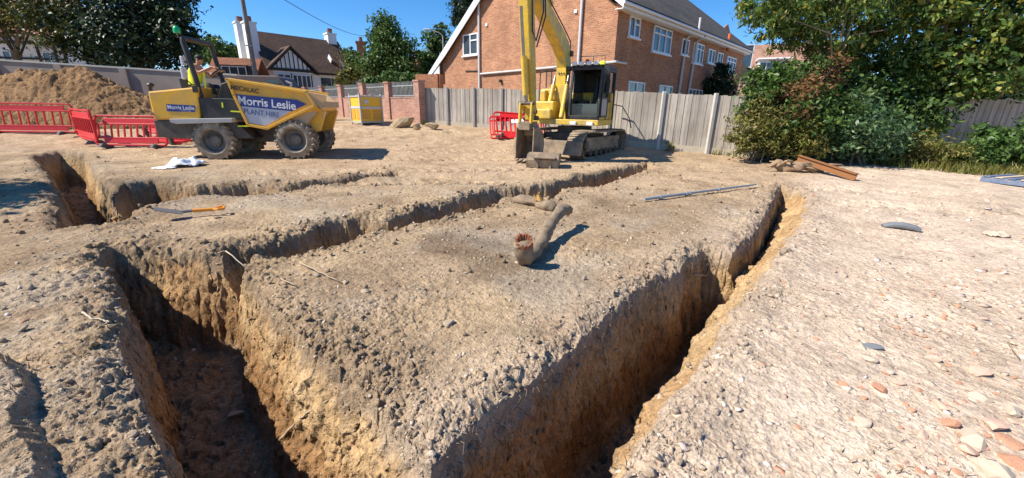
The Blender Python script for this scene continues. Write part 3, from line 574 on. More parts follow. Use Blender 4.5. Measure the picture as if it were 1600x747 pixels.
for a, b2 in zip(ring, ring[1:]+ring[:1]):
    q0 = v2(a, YA-.015); q1 = v2(b2, YA-.015); d_ = (q1-q0).normalized(); rm.beam(q0-d_*.03, q1+d_*.03, .07, .09, (0, 1, 0))
for yy in (YA, YB): rm.beam(v2(A0, yy), v2(B0, yy), .08, .08)
rm.beam(v2(A0, YA), v2(A0, YB), .07, .08); rm.build('skip_rim', M['yellow'], so_, bevel=.01)
lp = MB(); a, b2, c2, d2 = v2(B0, YA+.01), v2(P_, YA+.01), v2(Lp, YA+.40), v2(Lp, YB-.40)
lp.add([v2(B0, YA-.01)+Vector((.03, 0, .0)), v2(Lp, YA+.20)+Vector((.02, 0, .02)), v2(LL, YA+.20)+Vector((.02, 0, 0)), v2(P_, YA-.01)+Vector((.03, 0, .02))], [(0, 1, 2, 3)])
lp.beam(v2(Lp, YA+.22), v2(Lp, YB-.22), .05, .16); lp.build('skip_lip', M['dusty'], so_)
lg = MB()
for yy in (YA+.35, YB-.35): lg = MB(); lg.prism([S(430, 196), S(480, 168), S(500, 172), S(492, 205), S(462, 212)], yy-.06, yy+.06); lg.build('skip_bracket', M['yellow'], dm, bevel=.01)
ln = MB(); ln.box(S3(474, 178, .2), (.12, .1, .12)); ln.build('front_light', M['lamp'], dm, bevel=.02)
hk = MB(); hk.tube([S3(464, 142, YB), S3(467, 130, YB), S3(467, 128, YB), S3(458, 124, YB)], [.03, .03, .03, .025], 6); hk.build('grab_handle', M['grey'], dm)
# stickers and writing on the near side
def panel(name, pts, y, mat, par): q = MB(); q.prism([S(*p, y) for p in pts], y, y-.006); return q.build(name, mat, par)
panel('grey_panel', [(374.5, 162.5), (454, 171.5), (416, 195.5), (388.5, 190.5)], YA-.006, M['signgrey'], so_)
bp_ = panel('blue_panel', [(369, 144.8), (461.5, 153.2), (477.3, 160.6), (454, 172), (375, 163.6)], YA-.012, M['blue'], so_)
def lett(body, p0, p1, size, y, mat, par, bold=0., sx=1.):
    a = S3(*p0, y); b2 = S3(*p1, y); t = text('lettering', body, size, basis(b2-a, (0, 0, 1), (a+b2)/2), mat, par, bold, sx); return t
lett('Morris Leslie', (376, 155.0), (456, 163.6), .30, YA-.02, M['white'], so_, .005, .93)
M['bluetext'] = plain('blue_lettering', (.09, .12, .28), .4, bump=0)
lett('PLANT HIRE', (384, 172.2), (432, 178.8), .19, YA-.018, M['bluetext'], so_, .001, .88)
M['browntext'] = plain('brown_lettering', (.05, .03, .01), .5, bump=0)
lett('MECALAC', (365, 134.3), (398, 139.5), .165, YA-.066, M['browntext'], so_, .004, .95)
q = panel('side_sticker', [(267, 160.5), (309, 163), (309, 173.5), (268, 172)], y0-.003, M['blue'], dm)
lett('Morris Leslie', (268, 165.6), (308, 167.4), .14, y0-.016, M['white'], q, .001, .9); lett('PLANT HIRE', (286, 171.2), (306, 172.0), .045, y0-.014, M['signgrey'], q)
# ------------------------------------------------------------------ driver
dm.scale = (.97, .97, .97); dm.location.z += .01
pd = thing('person', 'driver in a yellow hi-vis vest leaning over the steering wheel of the dumper', 'person', DO, R(6.5))
pd.scale = (.97, .97, .97); pd.location.z += .01
def skin(name, joints, edges, rad, mat, par, sub=2):
    me = bpy.data.meshes.new(name); me.from_pydata([tuple(j) for j in joints], edges, []); me.materials.append(mat)
    o = bpy.data.objects.new(name, me); COL.objects.link(o); o.parent = par
    md = o.modifiers.new('skin', 'SKIN'); md.use_smooth_shade = True
    for v_, r_ in zip(me.skin_vertices[0].data, rad): v_.radius = r_ if hasattr(r_, '__len__') else (r_, r_)
    me.skin_vertices[0].data[0].use_root = True
    sb = o.modifiers.new('sub', 'SUBSURF'); sb.levels = sub; sb.render_levels = sub
    return o
hip = S3(318, 140, ym); ch = S3(316.5, 115, ym); sh_ = S3(317, 104, ym); nk = S3(320, 98, ym); hd0 = S3(322, 94, ym); hd1 = S3(323.5, 87, ym)
LS, RS = Vector((0, .19, 0)), Vector((0, -.19, 0)); hy = Vector((0, .1, 0))
J = [hip, ch, sh_, nk, hd0, hd1,
     sh_+RS, S3(330, 113, ym)+RS*1.35, S3(346, 103, ym)+RS*.9, S3(351, 104, ym)+RS*.85,
     sh_+LS, S3(330, 115, ym)+LS*1.4, S3(344, 108, ym)+LS*.9, S3(349, 108, ym)+LS*.85,
     hip-hy, S3(345, 131, ym)-hy*1.8, S3(352, 153, ym)-hy*1.5, hip+hy, S3(345, 132, ym)+hy*1.8, S3(354, 155, ym)+hy*1.5]
E = [(0, 1), (1, 2), (2, 3), (3, 4), (4, 5), (2, 6), (6, 7), (7, 8), (8, 9), (2, 10), (10, 11), (11, 12), (12, 13), (0, 14), (14, 15), (15, 16), (0, 17), (17, 18), (18, 19)]
rad = [(.13, .15), (.13, .17), (.10, .13), .055, .085, .075, .075, .05, .038, .03, .075, .05, .038, .03, .1, .075, .05, .1, .075, .05]
skin('body', J, E, rad, M['skin'], pd)
skin('vest', [hip+Vector((0, 0, .03)), ch, sh_-Vector((0, 0, .02)), sh_+RS*.7, sh_+LS*.7], [(0, 1), (1, 2), (2, 3), (2, 4)], [(.15, .18), (.15, .19), (.115, .15), .09, .09], M['hivis'], pd)
skin('trousers', [hip, hip-hy, J[15], S3(351, 148, ym)-hy*1.5, hip+hy, J[18], S3(353, 150, ym)+hy*1.5], [(0, 1), (1, 2), (2, 3), (0, 4), (4, 5), (5, 6)], [(.145, .165), .115, .09, .07, .115, .09, .07], M['trouser'], pd)
for sg in (-1, 1):
    f0 = S3(352, 152, ym)+hy*1.5*sg; bt = MB(); bt.ball(f0+Vector((.06, 0, -.02)), (.16, .055, .06)); bt.build('boot', M['boot'], pd, smooth=True)
    hb = S3(350, 104 if sg < 0 else 108, ym)+(RS if sg < 0 else LS)*.85; hn = MB()
    hn.ball(hb, (.05, .045, .025))
    for q in range(4): hn.tube([hb+Vector((.03, (q-1.5)*.02, .012)), hb+Vector((.075, (q-1.5)*.022, .012)), hb+Vector((.085, (q-1.5)*.022, -.02))], .010, 5)
    hn.tube([hb+Vector((0, -.035*sg, 0)), hb+Vector((.04, -.06*sg, -.012))], .011, 5); hn.build('hand', M['skin'], pd, smooth=True)
hr = MB(); hr.ball(hd1+Vector((-.035, 0, -.005)), (.105, .098, .085), 14); hr.build('hair', M['hair'], pd, smooth=True)
fc = MB(); fc.ball(hd0+Vector((.085, 0, .04)), (.03, .016, .03)); 
for sg in (-1, 1): fc.ball(hd0+Vector((.0, .085*sg, .05)), (.025, .012, .035))
fc.build('face_features', M['skin'], pd, smooth=True)
# ------------------------------------------------------------------ excavator
ec = Vector((1.98, 13.5, float(zb(1.9, 12.6))+.0)); ex = thing('excavator', 'yellow tracked excavator with raised boom and bucket resting on the soil', 'excavator', ec, 0)
UA, TA = R(28), R(38)
def fr(a): g = Vector((-math.sin(a), -math.cos(a), 0)); return Matrix((g, Vector((-g.y, g.x, 0)), Vector((0, 0, 1)))).transposed().to_4x4()
up = thing('upper_body', None, None); up.parent = ex; up.matrix_local = fr(UA)
uc = thing('undercarriage', None, None); uc.parent = ex; uc.matrix_local = fr(TA)
for sg in (-1, 1):
    yc_ = sg*.93; tk = MB(); Lh, Rr = 1.18, .37; path = []
    for i in range(25):
        s_ = i/24
    n = 46; per = 4*Lh+2*math.pi*Rr; pts = []
    for i in range(n):
        s_ = per*i/n
        if s_ < 2*Lh: p, a = (-Lh+s_, 2*Rr), 0
        elif s_ < 2*Lh+math.pi*Rr: a = -(s_-2*Lh)/Rr; p = (Lh+Rr*math.sin(-a), Rr+Rr*math.cos(a))
        elif s_ < 4*Lh+math.pi*Rr: p, a = (Lh-(s_-2*Lh-math.pi*Rr), 0), math.pi
        else: a = math.pi-(s_-4*Lh-math.pi*Rr)/Rr; p = (-Lh-Rr*math.sin((s_-4*Lh-math.pi*Rr)/Rr), Rr-Rr*math.cos((s_-4*Lh-math.pi*Rr)/Rr))
        pts.append((p, a))
    for p, a in pts:
        rt = Matrix.Rotation(-a, 3, 'Y'); tk.box((p[0], yc_, p[1]), (.128, .5, .045), rt); off = rt @ Vector((0, 0, .03)); tk.box(Vector((p[0], yc_, p[1]))+off, (.03, .5, .035), rt)
    to = tk.build('track', M['mudsteel'], uc)
    fr_ = MB(); fr_.prism([(-1.1, .18), (1.1, .18), (1.2, .36), (1.1, .58), (-1.1, .58), (-1.2, .36)], yc_-.17, yc_+.17); fr_.build('track_frame', M['mudsteel'], to, bevel=.02)
    wl = MB()
    for x in (-1.18, 1.18): wl.lathe([(.001, -.2), (.12, -.2), (.14, -.12), (.30, -.10), (.31, .1), (.14, .12), (.12, .2), (.001, .2)], (x, yc_, .37), 'y', 20)
    for x in np.linspace(-.85, .85, 6): wl.lathe([(.001, -.18), (.11, -.18), (.11, .18), (.001, .18)], (x, yc_, .14), 'y', 14)
    wl.build('track_rollers', M['darksteel'], to, smooth=True)
cf = MB(); cf.box((0, 0, .5), (1.3, 1.5, .3)); cf.lathe([(.001, 0), (.55, 0), (.55, .22), (.001, .22)], (0, 0, .64), 'z', 24); cf.build('carrier_frame', M['darksteel'], uc)
bl = MB(); bl.prism([(1.62, .12), (1.72, .1), (1.66, .5), (1.6, .5)], -1.2, 1.2); bl.beam((.5, -.5, .45), (1.62, -.5, .3), .12, .18); bl.beam((.5, .5, .45), (1.62, .5, .3), .12, .18); bl.build('dozer_blade', M['mudsteel'], uc, bevel=.01)
zf = .92
dk = MB(); dk.prism([(.95, -1.08), (.95, 1.06), (-.3, 1.12), (-1.1, .75), (-1.32, 0), (-1.1, -.75), (-.3, -1.12)], zf, zf+.16, lambda a, b, y: (a, b, y)); dk.build('deck', M['exyellow'], up, bevel=.02)
cw_ = MB(); cw_.prism([(-.25, 1.12), (-1.08, .78), (-1.32, 0), (-1.08, -.78), (-.25, -1.12)], zf+.16, zf+.98, lambda a, b, y: (a, b, y)); cw_.build('counterweight', M['exyellow'], up, bevel=.06)
bx = MB(); bx.box((.55, -.72, zf+.42), (.66, .64, .52)); bx.box((.05, -.75, zf+.62), (.62, .68, .9)); bx.box((.98, -.66, zf+.30), (.2, .5, .3)); bx.box((.35, -.95, zf+.85), (.35, .2, .34)); bx.build('tank_housing', M['exyellow'], up, bevel=.04)
hr_ = MB(); hr_.tube([(.7, -.98, zf+.68), (.68, -.98, zf+1.5), (.2, -.98, zf+1.62), (-.2, -.98, zf+1.62), (-.2, -.98, zf+1.1)], .02, 6); hr_.tube([(.2, -.98, zf+1.62), (.2, -.98, zf+1.1)], .02, 6); hr_.build('handrail', M['darksteel'], up)
exh = MB(); exh.tube([(-.5, -.5, zf+.95), (-.5, -.5, zf+1.55)], .045, 8); exh.build('exhaust', M['darksteel'], up)
# cab
X0, X1, Ya, Yb, Z0, Z1 = -.62, .93, .10, 1.06, zf+.16, zf+1.62
cb = thing('cab', None, None); cb.parent = up
fm = MB()
fl = lambda z: X1-.16*sst(Z0+.5, Z1, z)
def post(x0, z0, x1, z1, y, w=.07): fm.beam((x0, y, z0), (x1, y, z1), w, w, (0, 1, 0))
for y in (Ya+.035, Yb-.035):
    post(X1-.02, Z0, X1-.02, Z0+.5, y); post(X1-.02, Z0+.5, X1-.18, Z1, y); post(X0+.03, Z0, X0+.03, Z1, y, .1)
    fm.beam((X0, y, Z1-.03), (X1-.16, y, Z1-.03), .08, .08)
post(.18, Z0, .14, Z1, Yb-.035, .06)
fm.beam((X1-.18, Ya, Z1-.03), (X1-.18, Yb, Z1-.03), .07, .08); fm.beam((X1-.02, Ya, Z0+.06), (X1-.02, Yb, Z0+.06), .07, .1); fm.beam((X0, Ya, Z1-.03), (X0, Yb, Z1-.03), .07, .08)
fm.beam((X0, Yb-.035, Z0+.55), (.15, Yb-.035, Z0+.55), .06, .06); fm.build('cab_frame', M['black'], cb, bevel=.01)
pn = MB(); pn.prism([(X0, Z0), (X1-.02, Z0), (X1-.02, Z0+.30), (.2, Z0+.34), (.16, Z0+.5), (X0, Z0+.52)], Yb-.02, Yb-.06); pn.box((X0+.02, (Ya+Yb)/2, Z0+.4), (.05, Yb-Ya, .8)); pn.box(((X0+X1)/2, (Ya+Yb)/2, Z0+.03), (X1-X0-.06, Yb-Ya-.08, .05)); pn.build('cab_panel', M['exyellow'], cb, bevel=.01)
rf = MB(); rf.prism([(X0-.03, Z1), (X1-.1, Z1), (X1-.16, Z1+.09), (X0+.03, Z1+.11)], Ya-.02, Yb+.02); rf.build('cab_roof', M['black'], cb, bevel=.03)
q = MB(); q.box((X0+.02, (Ya+Yb)/2, Z0+1.05), (.03, Yb-Ya-.06, .75)); q.build('rear_panel', M['black'], cb); q = MB(); q.box(((X0+X1)/2-.1, Ya+.03, Z0+.75), (X1-X0-.35, .012, 1.3)); q.build('cab_glass', M['cabglass'], cb)
lb = MB()
for i, y in enumerate((Ya+.08, Ya+.3, Ya+.52, Ya+.74, Yb-.04)): lb.box((X1-.10, y, Z1+.10), (.08, .14, .10), m=1 if i == 4 else 0)
lb.build('roof_light', [M['lamp'], M['hivis']], cb, bevel=.015)
rk = MB(); rk.tube([(.4, Ya+.1, Z1+.1), (.4, Ya+.1, Z1+.34), (.4, Yb-.1, Z1+.34), (.4, Yb-.1, Z1+.1)], .012, 6); rk.tube([(.4, Ya+.5, Z1+.1), (.4, Ya+.5, Z1+.34)], .012, 6); rk.build('roof_rail', M['darksteel'], cb)
bn = MB(); bn.lathe([(.001, 0), (.06, 0), (.065, .08), (.04, .13), (.001, .135)], (.5, Ya+.36, Z1+.12), 'z', 12); bn.build('beacon', M['orange'], cb, smooth=True)
for c_, d_ in (((X1-.03, (Ya+Yb)/2, Z0+.28), (.015, Yb-Ya-.12, .34)), ((-.24, Yb-.045, Z0+.98), (.66, .012, .8))): gl = MB(); gl.box(c_, d_); gl.build('cab_glass', M['cabglass'], cb)
dr = MB()
for p, q in (((.2, Z0+.36), (.2, Z1-.1)), ((.2, Z1-.1), (.72, Z1-.12)), ((.72, Z1-.12), (.84, Z0+.5)), ((.84, Z0+.5), (.84, Z0+.1)), ((.2, Z0+.36), (.2, Z0+.1)), ((.2, Z0+.1), (.84, Z0+.1)), ((.2, Z0+.62), (.84, Z0+.62))):
    dr.beam((p[0], Yb+.01, p[1]), (q[0], Yb+.01, q[1]), .05, .05, (0, 1, 0))
dr.box((.52, Yb+.005, Z0+.36), (.6, .02, .5), m=1); do_ = dr.build('cab_door', [M['black'], M['grey']], cb, bevel=.008)
dh = MB(); dh.tube([(.3, Yb+.05, Z0+.75), (.28, Yb+.07, Z0+1.1), (.4, Yb+.05, Z0+1.3)], .014, 6); dh.build('door_handle', M['black'], do_)
se = MB(); se.box((-.1, .58, Z0+.42), (.5, .5, .14)); se.beam((-.3, .58, Z0+.45), (-.42, .58, Z0+1.25), .48, .13, (0, 1, 0)); se.box((-.42, .58, Z0+1.36), (.1, .28, .2)); se.box((-.1, .58, Z0+.2), (.4, .4, .36)); se.build('seat', M['black'], cb, bevel=.04)
lv = MB()
for y in (.32, .84): lv.box((.12, y, Z0+.5), (.5, .14, .12)); lv.tube([(.3, y, Z0+.55), (.36, y, Z0+.8)], .02, 6)
lv.tube([(.6, .5, Z0+.05), (.52, .5, Z0+.6)], .018, 6); lv.tube([(.6, .66, Z0+.05), (.52, .66, Z0+.6)], .018, 6); lv.build('control_lever', M['black'], cb)
hl = MB()
for y in (.3, .82): hl.box((.99, y, zf+.05), (.07, .2, .11))
hl.build('headlight', M['lamp'], up, bevel=.02)
mi = MB(); mi.tube([(X1-.1, Yb, Z0+.9), (X1+.05, Yb+.14, Z0+1.1), (X1+.05, Yb+.14, Z0+1.35)], .014, 6); mi.box((X1+.05, Yb+.14, Z0+1.35), (.05, .14, .24)); mi.build('mirror', M['black'], cb)
# boom, arm, bucket (in the plane y = yb_)
yb_ = -.36
BR_, BB, BE = Vector((.42, yb_, zf+.42)), Vector((.36, yb_, 3.16)), Vector((2.72, yb_, 4.42))
def plate(MBo, line, w0, ws): # a box beam along a polyline of (x,z) with varying depth
    k = len(line); lo = []; hi = []
    for i, (p, h) in enumerate(zip(line, ws)):
        t = (Vector(line[min(i+1, k-1)])-Vector(line[max(i-1, 0)])).normalized(); n_ = Vector((-t.y, t.x)); lo.append(Vector(p)-n_*h/2); hi.append(Vector(p)+n_*h/2)
    MBo.prism([tuple(q) for q in lo]+[tuple(q) for q in hi[::-1]], yb_-w0/2, yb_+w0/2)
bo = MB(); plate(bo, [(.40, 1.30), (.33, 2.0), (.30, 2.6), (.44, 3.02), (.85, 3.30), (1.7, 3.70), (2.85, 4.22)], .32, [.24, .36, .44, .50, .46, .38, .26]); bom = bo.build('boom', M['exyellow'], up, bevel=.015)
fl_ = MB(); 
for sg in (-1, 1): fl_.box((.46, yb_+sg*.25, zf+.42), (.4, .07, .7))
fl_.build('boom_bracket', M['exyellow'], up, bevel=.02)
bc_ = MB()
for sg in (-1, 1):
    a = Vector((.92, yb_+sg*.24, zf+.2)); b2 = Vector((.42, yb_+sg*.22, 2.35)); mid = a.lerp(b2, .78); bc_.tube([a, mid], .075, 12, 0); bc_.tube([mid, b2], .042, 10, 1)
bc_.build('boom_cylinder', [M['exyellow'], M['chrome']], up, smooth=True)
ar = MB(); plate(ar, [(3.12, 4.6), (3.02, 4.0), (2.86, 3.0), (2.68, 1.9), (2.56, 1.08)], .25, [.24, .40, .36, .29, .20]); arm = ar.build('arm', M['exyellow'], up, bevel=.015)
ac = MB(); a = Vector((3.30, yb_, 3.75)); b2 = Vector((2.86, yb_, 1.5)); mid = a.lerp(b2, .5); ac.tube([mid.lerp(a, .0), b2], .05, 10, 1); ac.tube([a.lerp(mid, .05), mid], .04, 10, 1); ac.tube([mid+(a-mid)*-.0, mid.lerp(b2, .82)], .082, 12, 0); ac.build('bucket_cylinder', [M['exyellow'], M['chrome']], up, smooth=True)
sc_ = MB(); a = Vector((1.5, yb_, 4.1)); b2 = Vector((3.0, yb_, 4.6)); sc_.tube([a, a.lerp(b2, .6)], .08, 12, 0); sc_.tube([a.lerp(b2, .6), b2], .045, 10, 1); sc_.build('arm_cylinder', [M['exyellow'], M['chrome']], up, smooth=True)
lk = MB(); 
for sg in (-1, 1): lk.beam((2.86, yb_+sg*.17, 1.5), (2.6, yb_+sg*.17, 1.28), .05, .12); lk.beam((2.86, yb_+sg*.17, 1.5), (2.9, yb_+sg*.17, .98), .05, .12)
lk.build('bucket_link', M['exyellow'], up, bevel=.01)
qh = MB(); qh.box((2.72, yb_, .92), (.5, .34, .22)); qh.box((2.5, yb_, .8), (.16, .4, .3)); qh.build('quick_hitch', M['mudsteel'], up, bevel=.02)
bk = MB(); prof = []
for i in range(10):
    a = R(70+i*24); prof.append((2.72+.36*math.cos(a), .40+.40*math.sin(a)))
W0 = .52
outer = [(2.95, .84), (2.62, .82), (2.36, .66), (2.24, .40), (2.30, .12), (2.52, -.04), (3.0, -.05)]
th_ = [(p[0]+(.02 if p[0] < 2.6 else 0), p[1]-.02 if p[1] > .4 else p[1]+.03) for p in outer]
bk.prism(outer+[(3.0, -.02), (2.54, .0), (2.34, .15), (2.28, .40), (2.39, .63), (2.63, .785), (2.95, .80)], yb_-W0/2, yb_+W0/2)
for sg in (-1, 1): bk.prism(outer, yb_+sg*W0/2-.012, yb_+sg*W0/2+.012)
for i in range(4): bk.prism([(2.98, -.06), (3.2, -.05), (2.98, 0)], yb_-W0/2+.03+i*.14, yb_-W0/2+.10+i*.14)
bko = bk.build('bucket', M['mudsteel'], up)
for c_ in (bko,): c_.data.transform(Matrix.Translation((-.05, 0, .05)))
hs_ = MB()
pnn = MB()
for x_, z_, rr_, ww in ((.42, zf+.42, .09, .66), (.40, 2.55, .07, .56), (2.92, 4.1, .08, .42), (2.56, 1.12, .06, .44), (2.86, 1.5, .05, .44), (2.62, 1.28, .05, .4)): pnn = MB(); pnn.tube([(x_, yb_-ww/2, z_), (x_, yb_+ww/2, z_)], rr_, 12); pnn.build('pivot_pin', M['darksteel'], up, smooth=True)
for k_, y in enumerate((-.06, .02, .1)):
    hs_.tube([(.55, yb_+y, 2.4), (.06, yb_+y, 2.8), (.1, yb_+y, 3.35), (.75, yb_+y, 3.66), (1.7, yb_+y, 4.06), (2.4, yb_+y, 4.5)], .018, 6)
hs_.tube([(2.5, yb_+.2, 4.5), (2.55, yb_+.26, 3.7), (2.8, yb_+.2, 3.0), (2.95, yb_+.16, 3.2), (3.0, yb_+.16, 3.9)], .018, 6); hs_.tube([(2.45, yb_+.22, 4.5), (2.5, yb_+.3, 3.6), (2.8, yb_+.22, 2.85)], .018, 6)
for q in range(7): hs_.tube([(.62+.05*q % .2, yb_+.28+.02*q, zf+.2), (.8, yb_+.3+.03*q, zf+.6+.05*q), (.55, yb_+.22, zf+.9+.06*q), (.45, yb_+.18, 2.2)], .014, 5)
hs_.build('hydraulic_hose', M['black'], up)
wk = MB(); wk.box((.2, yb_+.2, 3.0), (.14, .08, .16)); wk.build('work_light', M['darksteel'], up, bevel=.02)
# a second bucket lying on the ground before the machine
p = G(850, 260); bu = thing('spare_bucket', 'muddy wide digging bucket lying on the soil before the excavator', 'excavator bucket', (p.x, p.y, float(zb(p.x, p.y))), R(-14)); bu.scale = (.95, 1, .78)
bs = MB(); oc = [(-.30, .02), (-.22, .34), (-.05, .42), (.2, .40)]; pr = [(-.30, .0), (-.33, .25), (-.2, .42), (.05, .46), (.25, .40), (.25, .37), (.05, .42), (-.18, .38), (-.29, .24), (-.26, .0)]
bs.prism([(b_, a_) for a_, b_ in [(q[1], q[0]) for q in pr]], -.42, .42, lambda a, b, y: (y, a, b)); 
for sg in (-1, 1): bs.prism([(-.30, 0), (-.33, .25), (-.2, .42), (.05, .46), (.25, .40), (.1, .1)], sg*.42-.015, sg*.42+.015, lambda a, b, y: (y, a, b))
bs.build('shell', M['mudsteel'], bu)
be = MB(); 
for x in (-.12, .22): be.prism([(-.36, .0), (-.33, .3), (-.2, .3), (-.25, 0)], x-.02, x+.02, lambda a, b, y: (y, a, b))
be.box((.05, -.32, .34), (.62, .22, .035)); be.build('hanger', M['mudsteel'], bu)
# ------------------------------------------------------------------ red plastic barriers
def barrier(name, label, loc, rot, L=2.0, Hh=1.0, group='red plastic barriers'):
    t = thing(name, label, 'barrier', loc, 0, group); t.rotation_euler = rot
    p = MB(); d = .045
    ring = [(-L/2, .14), (-L/2+.06, .08), (L/2-.06, .08), (L/2, .14), (L/2, Hh-.1), (L/2-.08, Hh), (-L/2+.08, Hh), (-L/2, Hh-.1)]
    for a, b_ in zip(ring, ring[1:]+ring[:1]): p.beam((a[0], 0, a[1]), (b_[0], 0, b_[1]), .05, .06, (0, 1, 0))
    p.box((0, 0, Hh-.15), (L-.5, .035, .17)); p.box((0, 0, .2), (L-.5, .035, .15))
    p.box((0, 0, Hh-.24), (L-.04, .045, .05)); p.box((0, 0, .29), (L-.04, .045, .05))
    n = 11
    for i in range(n): x = -L/2+L*(i+.5)/n; p.box((x, 0, (Hh+.05)/2), (.045, .04, Hh-.5))
    p.build('panel', M['red'], t, bevel=.008)
    for x in (-L*.36, L*.36):
        f = MB(); f.prism([(-.26, -.02), (.26, -.02), (.16, .10), (-.16, .10)], x-.05, x+.05, lambda a, b, y: (y, a, b)); f.build('foot', M['rubberfoot'], t, bevel=.015)
    return t
def between(pa, pb): a, b = G(*pa), G(*pb); c = (a+b)/2; c.z = gz(c.x, c.y); return c, math.atan2(b.y-a.y, b.x-a.x), (b-a).length
c, a, L = between((-22, 208), (120, 209)); barrier('safety_barrier', 'red plastic barrier at far left standing upright before the soil heap', c, (R(-6), 0, a), L, 1.05)
c, a, L = between((122, 211), (156, 231)); barrier('safety_barrier', 'red plastic barrier turned almost edge on between two others', c, (0, 0, a), L, 1.0)
c, a, L = between((152, 231), (262, 232)); barrier('safety_barrier', 'red plastic barrier leaning beside the rear of the dumper', c, (R(-12), 0, a), L, .95)
c, a, L = between((205, 222), (285, 229)); c.z += .05; barrier('safety_barrier', 'red plastic barrier lying flat behind the dumper rear wheel', c, (R(-82), 0, a), 1.9, .95)
c, a, L = between((225, 214), (275, 222)); c.z += .16; barrier('safety_barrier', 'red plastic barrier tilted on top of the flat one', c, (R(-68), R(4), a+.15), 1.7, .9)
c, a, L = between((762, 217), (814, 217)); bq_ = barrier('safety_barrier', 'red plastic barrier leaning back against the wooden fence by the excavator', c+Vector((.5, 0, .02)), (R(-50), R(-2), a), 2.0, 1.3); q = MB(); q.box((.1, -.03, .98), (.5, .012, .2)); q.build('notice', M['white'], bq_); barrier('safety_barrier', 'red plastic barrier stacked behind the leaning one by the excavator', c+Vector((.62, .14, .05)), (R(-46), R(3), a+.05), 2.0, 1.3)
c, a, L = between((499, 187), (516, 188)); barrier('safety_barrier', 'small distant red barrier before the brick wall past the dumper skip', c, (R(-15), 0, a), 1.0, .9)
# ------------------------------------------------------------------ buildings, walls and fences
M['brick'] = brick_mat('brick', (.51, .235, .115), (.36, .145, .075), (.44, .35, .26))
M['brickwall'] = brick_mat('brick_wall', (.50, .27, .20), (.40, .19, .13), (.42, .34, .29))
M['orangebrick'] = brick_mat('orange_brick', (.52, .21, .09), (.40, .14, .06), (.36, .26, .2))
M['rooftile'] = tile_mat('brown_roof_tile', (.135, .085, .062), (.09, .058, .045), (.04, .03, .025))
M['redtile'] = tile_mat('red_roof_tile', (.34, .15, .09), (.25, .105, .065), (.1, .05, .035))
M['pinktile'] = tile_mat('pale_roof_tile', (.42, .25, .19), (.34, .19, .14), (.2, .12, .09))
M['greytile'] = tile_mat('grey_roof_tile', (.13, .115, .10), (.085, .075, .07), (.04, .035, .03), .12, .2)
M['render'] = plain('white_render', (.78, .78, .77), .9, var=.06, scale=1.2, bump=.2, spec=.2)
M['timber'] = plain('black_timber', (.022, .02, .018), .7)
M['upvc'] = plain('white_upvc', (.80, .80, .80), .35, var=.03)
M['pipe'] = plain('grey_white_pipe', (.62, .61, .60), .4, var=.06)
M['fence'] = wood_mat('weathered_wood', (.30, .265, .225), (.50, .46, .405))
M['fencebrown'] = wood_mat('brown_weathered_wood', (.24, .19, .15), (.40, .33, .27))
M['concrete'] = plain('concrete', (.50, .48, .43), .9, var=.2, scale=8, bump=.3, spec=.2)
M['gravelboard'] = plain('gravel_board', (.46, .40, .31), .9, var=.25, scale=5, bump=.3, spec=.2)
M['iron'] = plain('grey_iron', (.33, .34, .35), .5, var=.15)
def window(par, M4, w, h, cols=2, transom=None, bars=(), name='window', sill=True, dark=None, fr=.065, mat='upvc'):
    """a window in its own plane: x along the wall, y up, z outward"""
    f = MB(); d = .07
    def bar(x0, y0, x1, y1): f.beam(M4 @ Vector((x0, y0, .02)), M4 @ Vector((x1, y1, .02)), fr, d, (M4.to_3x3() @ Vector((0, 0, 1))))
    bar(-fr*.0, fr/2, w, fr/2); bar(0, h-fr/2, w, h-fr/2); bar(fr/2, fr, fr/2, h-fr); bar(w-fr/2, fr, w-fr/2, h-fr)
    for i in range(1, cols): x = w*i/cols; bar(x, fr, x, h-fr)
    if transom:
        for (c0, c1, q) in transom: bar(w*c0+fr*.5, h*q, w*c1-fr*.5, h*q)
    o = f.build(name, M[mat], par)
    if sill:
        s = MB(); a = M4 @ Vector((-.05, -.04, .06)); b = M4 @ Vector((w+.05, -.04, .06)); s.beam(a, b, .14, .07, M4.to_3x3() @ Vector((0, 1, 0))); s.build('sill', M[mat], o)
    g = MB(); vs = [M4 @ Vector(q) for q in ((.03, .03, .008), (w-.03, .03, .008), (w-.03, h-.03, .008), (.03, h-.03, .008))]; vs += [M4 @ Vector(q) for q in ((.03, .03, .002), (w-.03, .03, .002), (w-.03, h-.03, .002), (.03, h-.03, .002))]
    g.add(vs, [(0, 1, 2, 3), (4, 5, 6, 7), (0, 1, 5, 4), (1, 2, 6, 5), (2, 3, 7, 6), (3, 0, 4, 7)]); g.build('pane', dark or M['glass'], o); return o
def front(x, z, off=0.): return Matrix.Translation((x, -off, z)) @ Matrix(((1, 0, 0), (0, 0, -1), (0, 1, 0))).to_4x4()           # wall y = 0 facing -y
def gable(y, z, off=0.): return Matrix.Translation((-off, y, z)) @ Matrix(((0, 0, -1), (-1, 0, 0), (0, 1, 0))).to_4x4()         # wall x = 0 facing -x, x of window runs towards -y
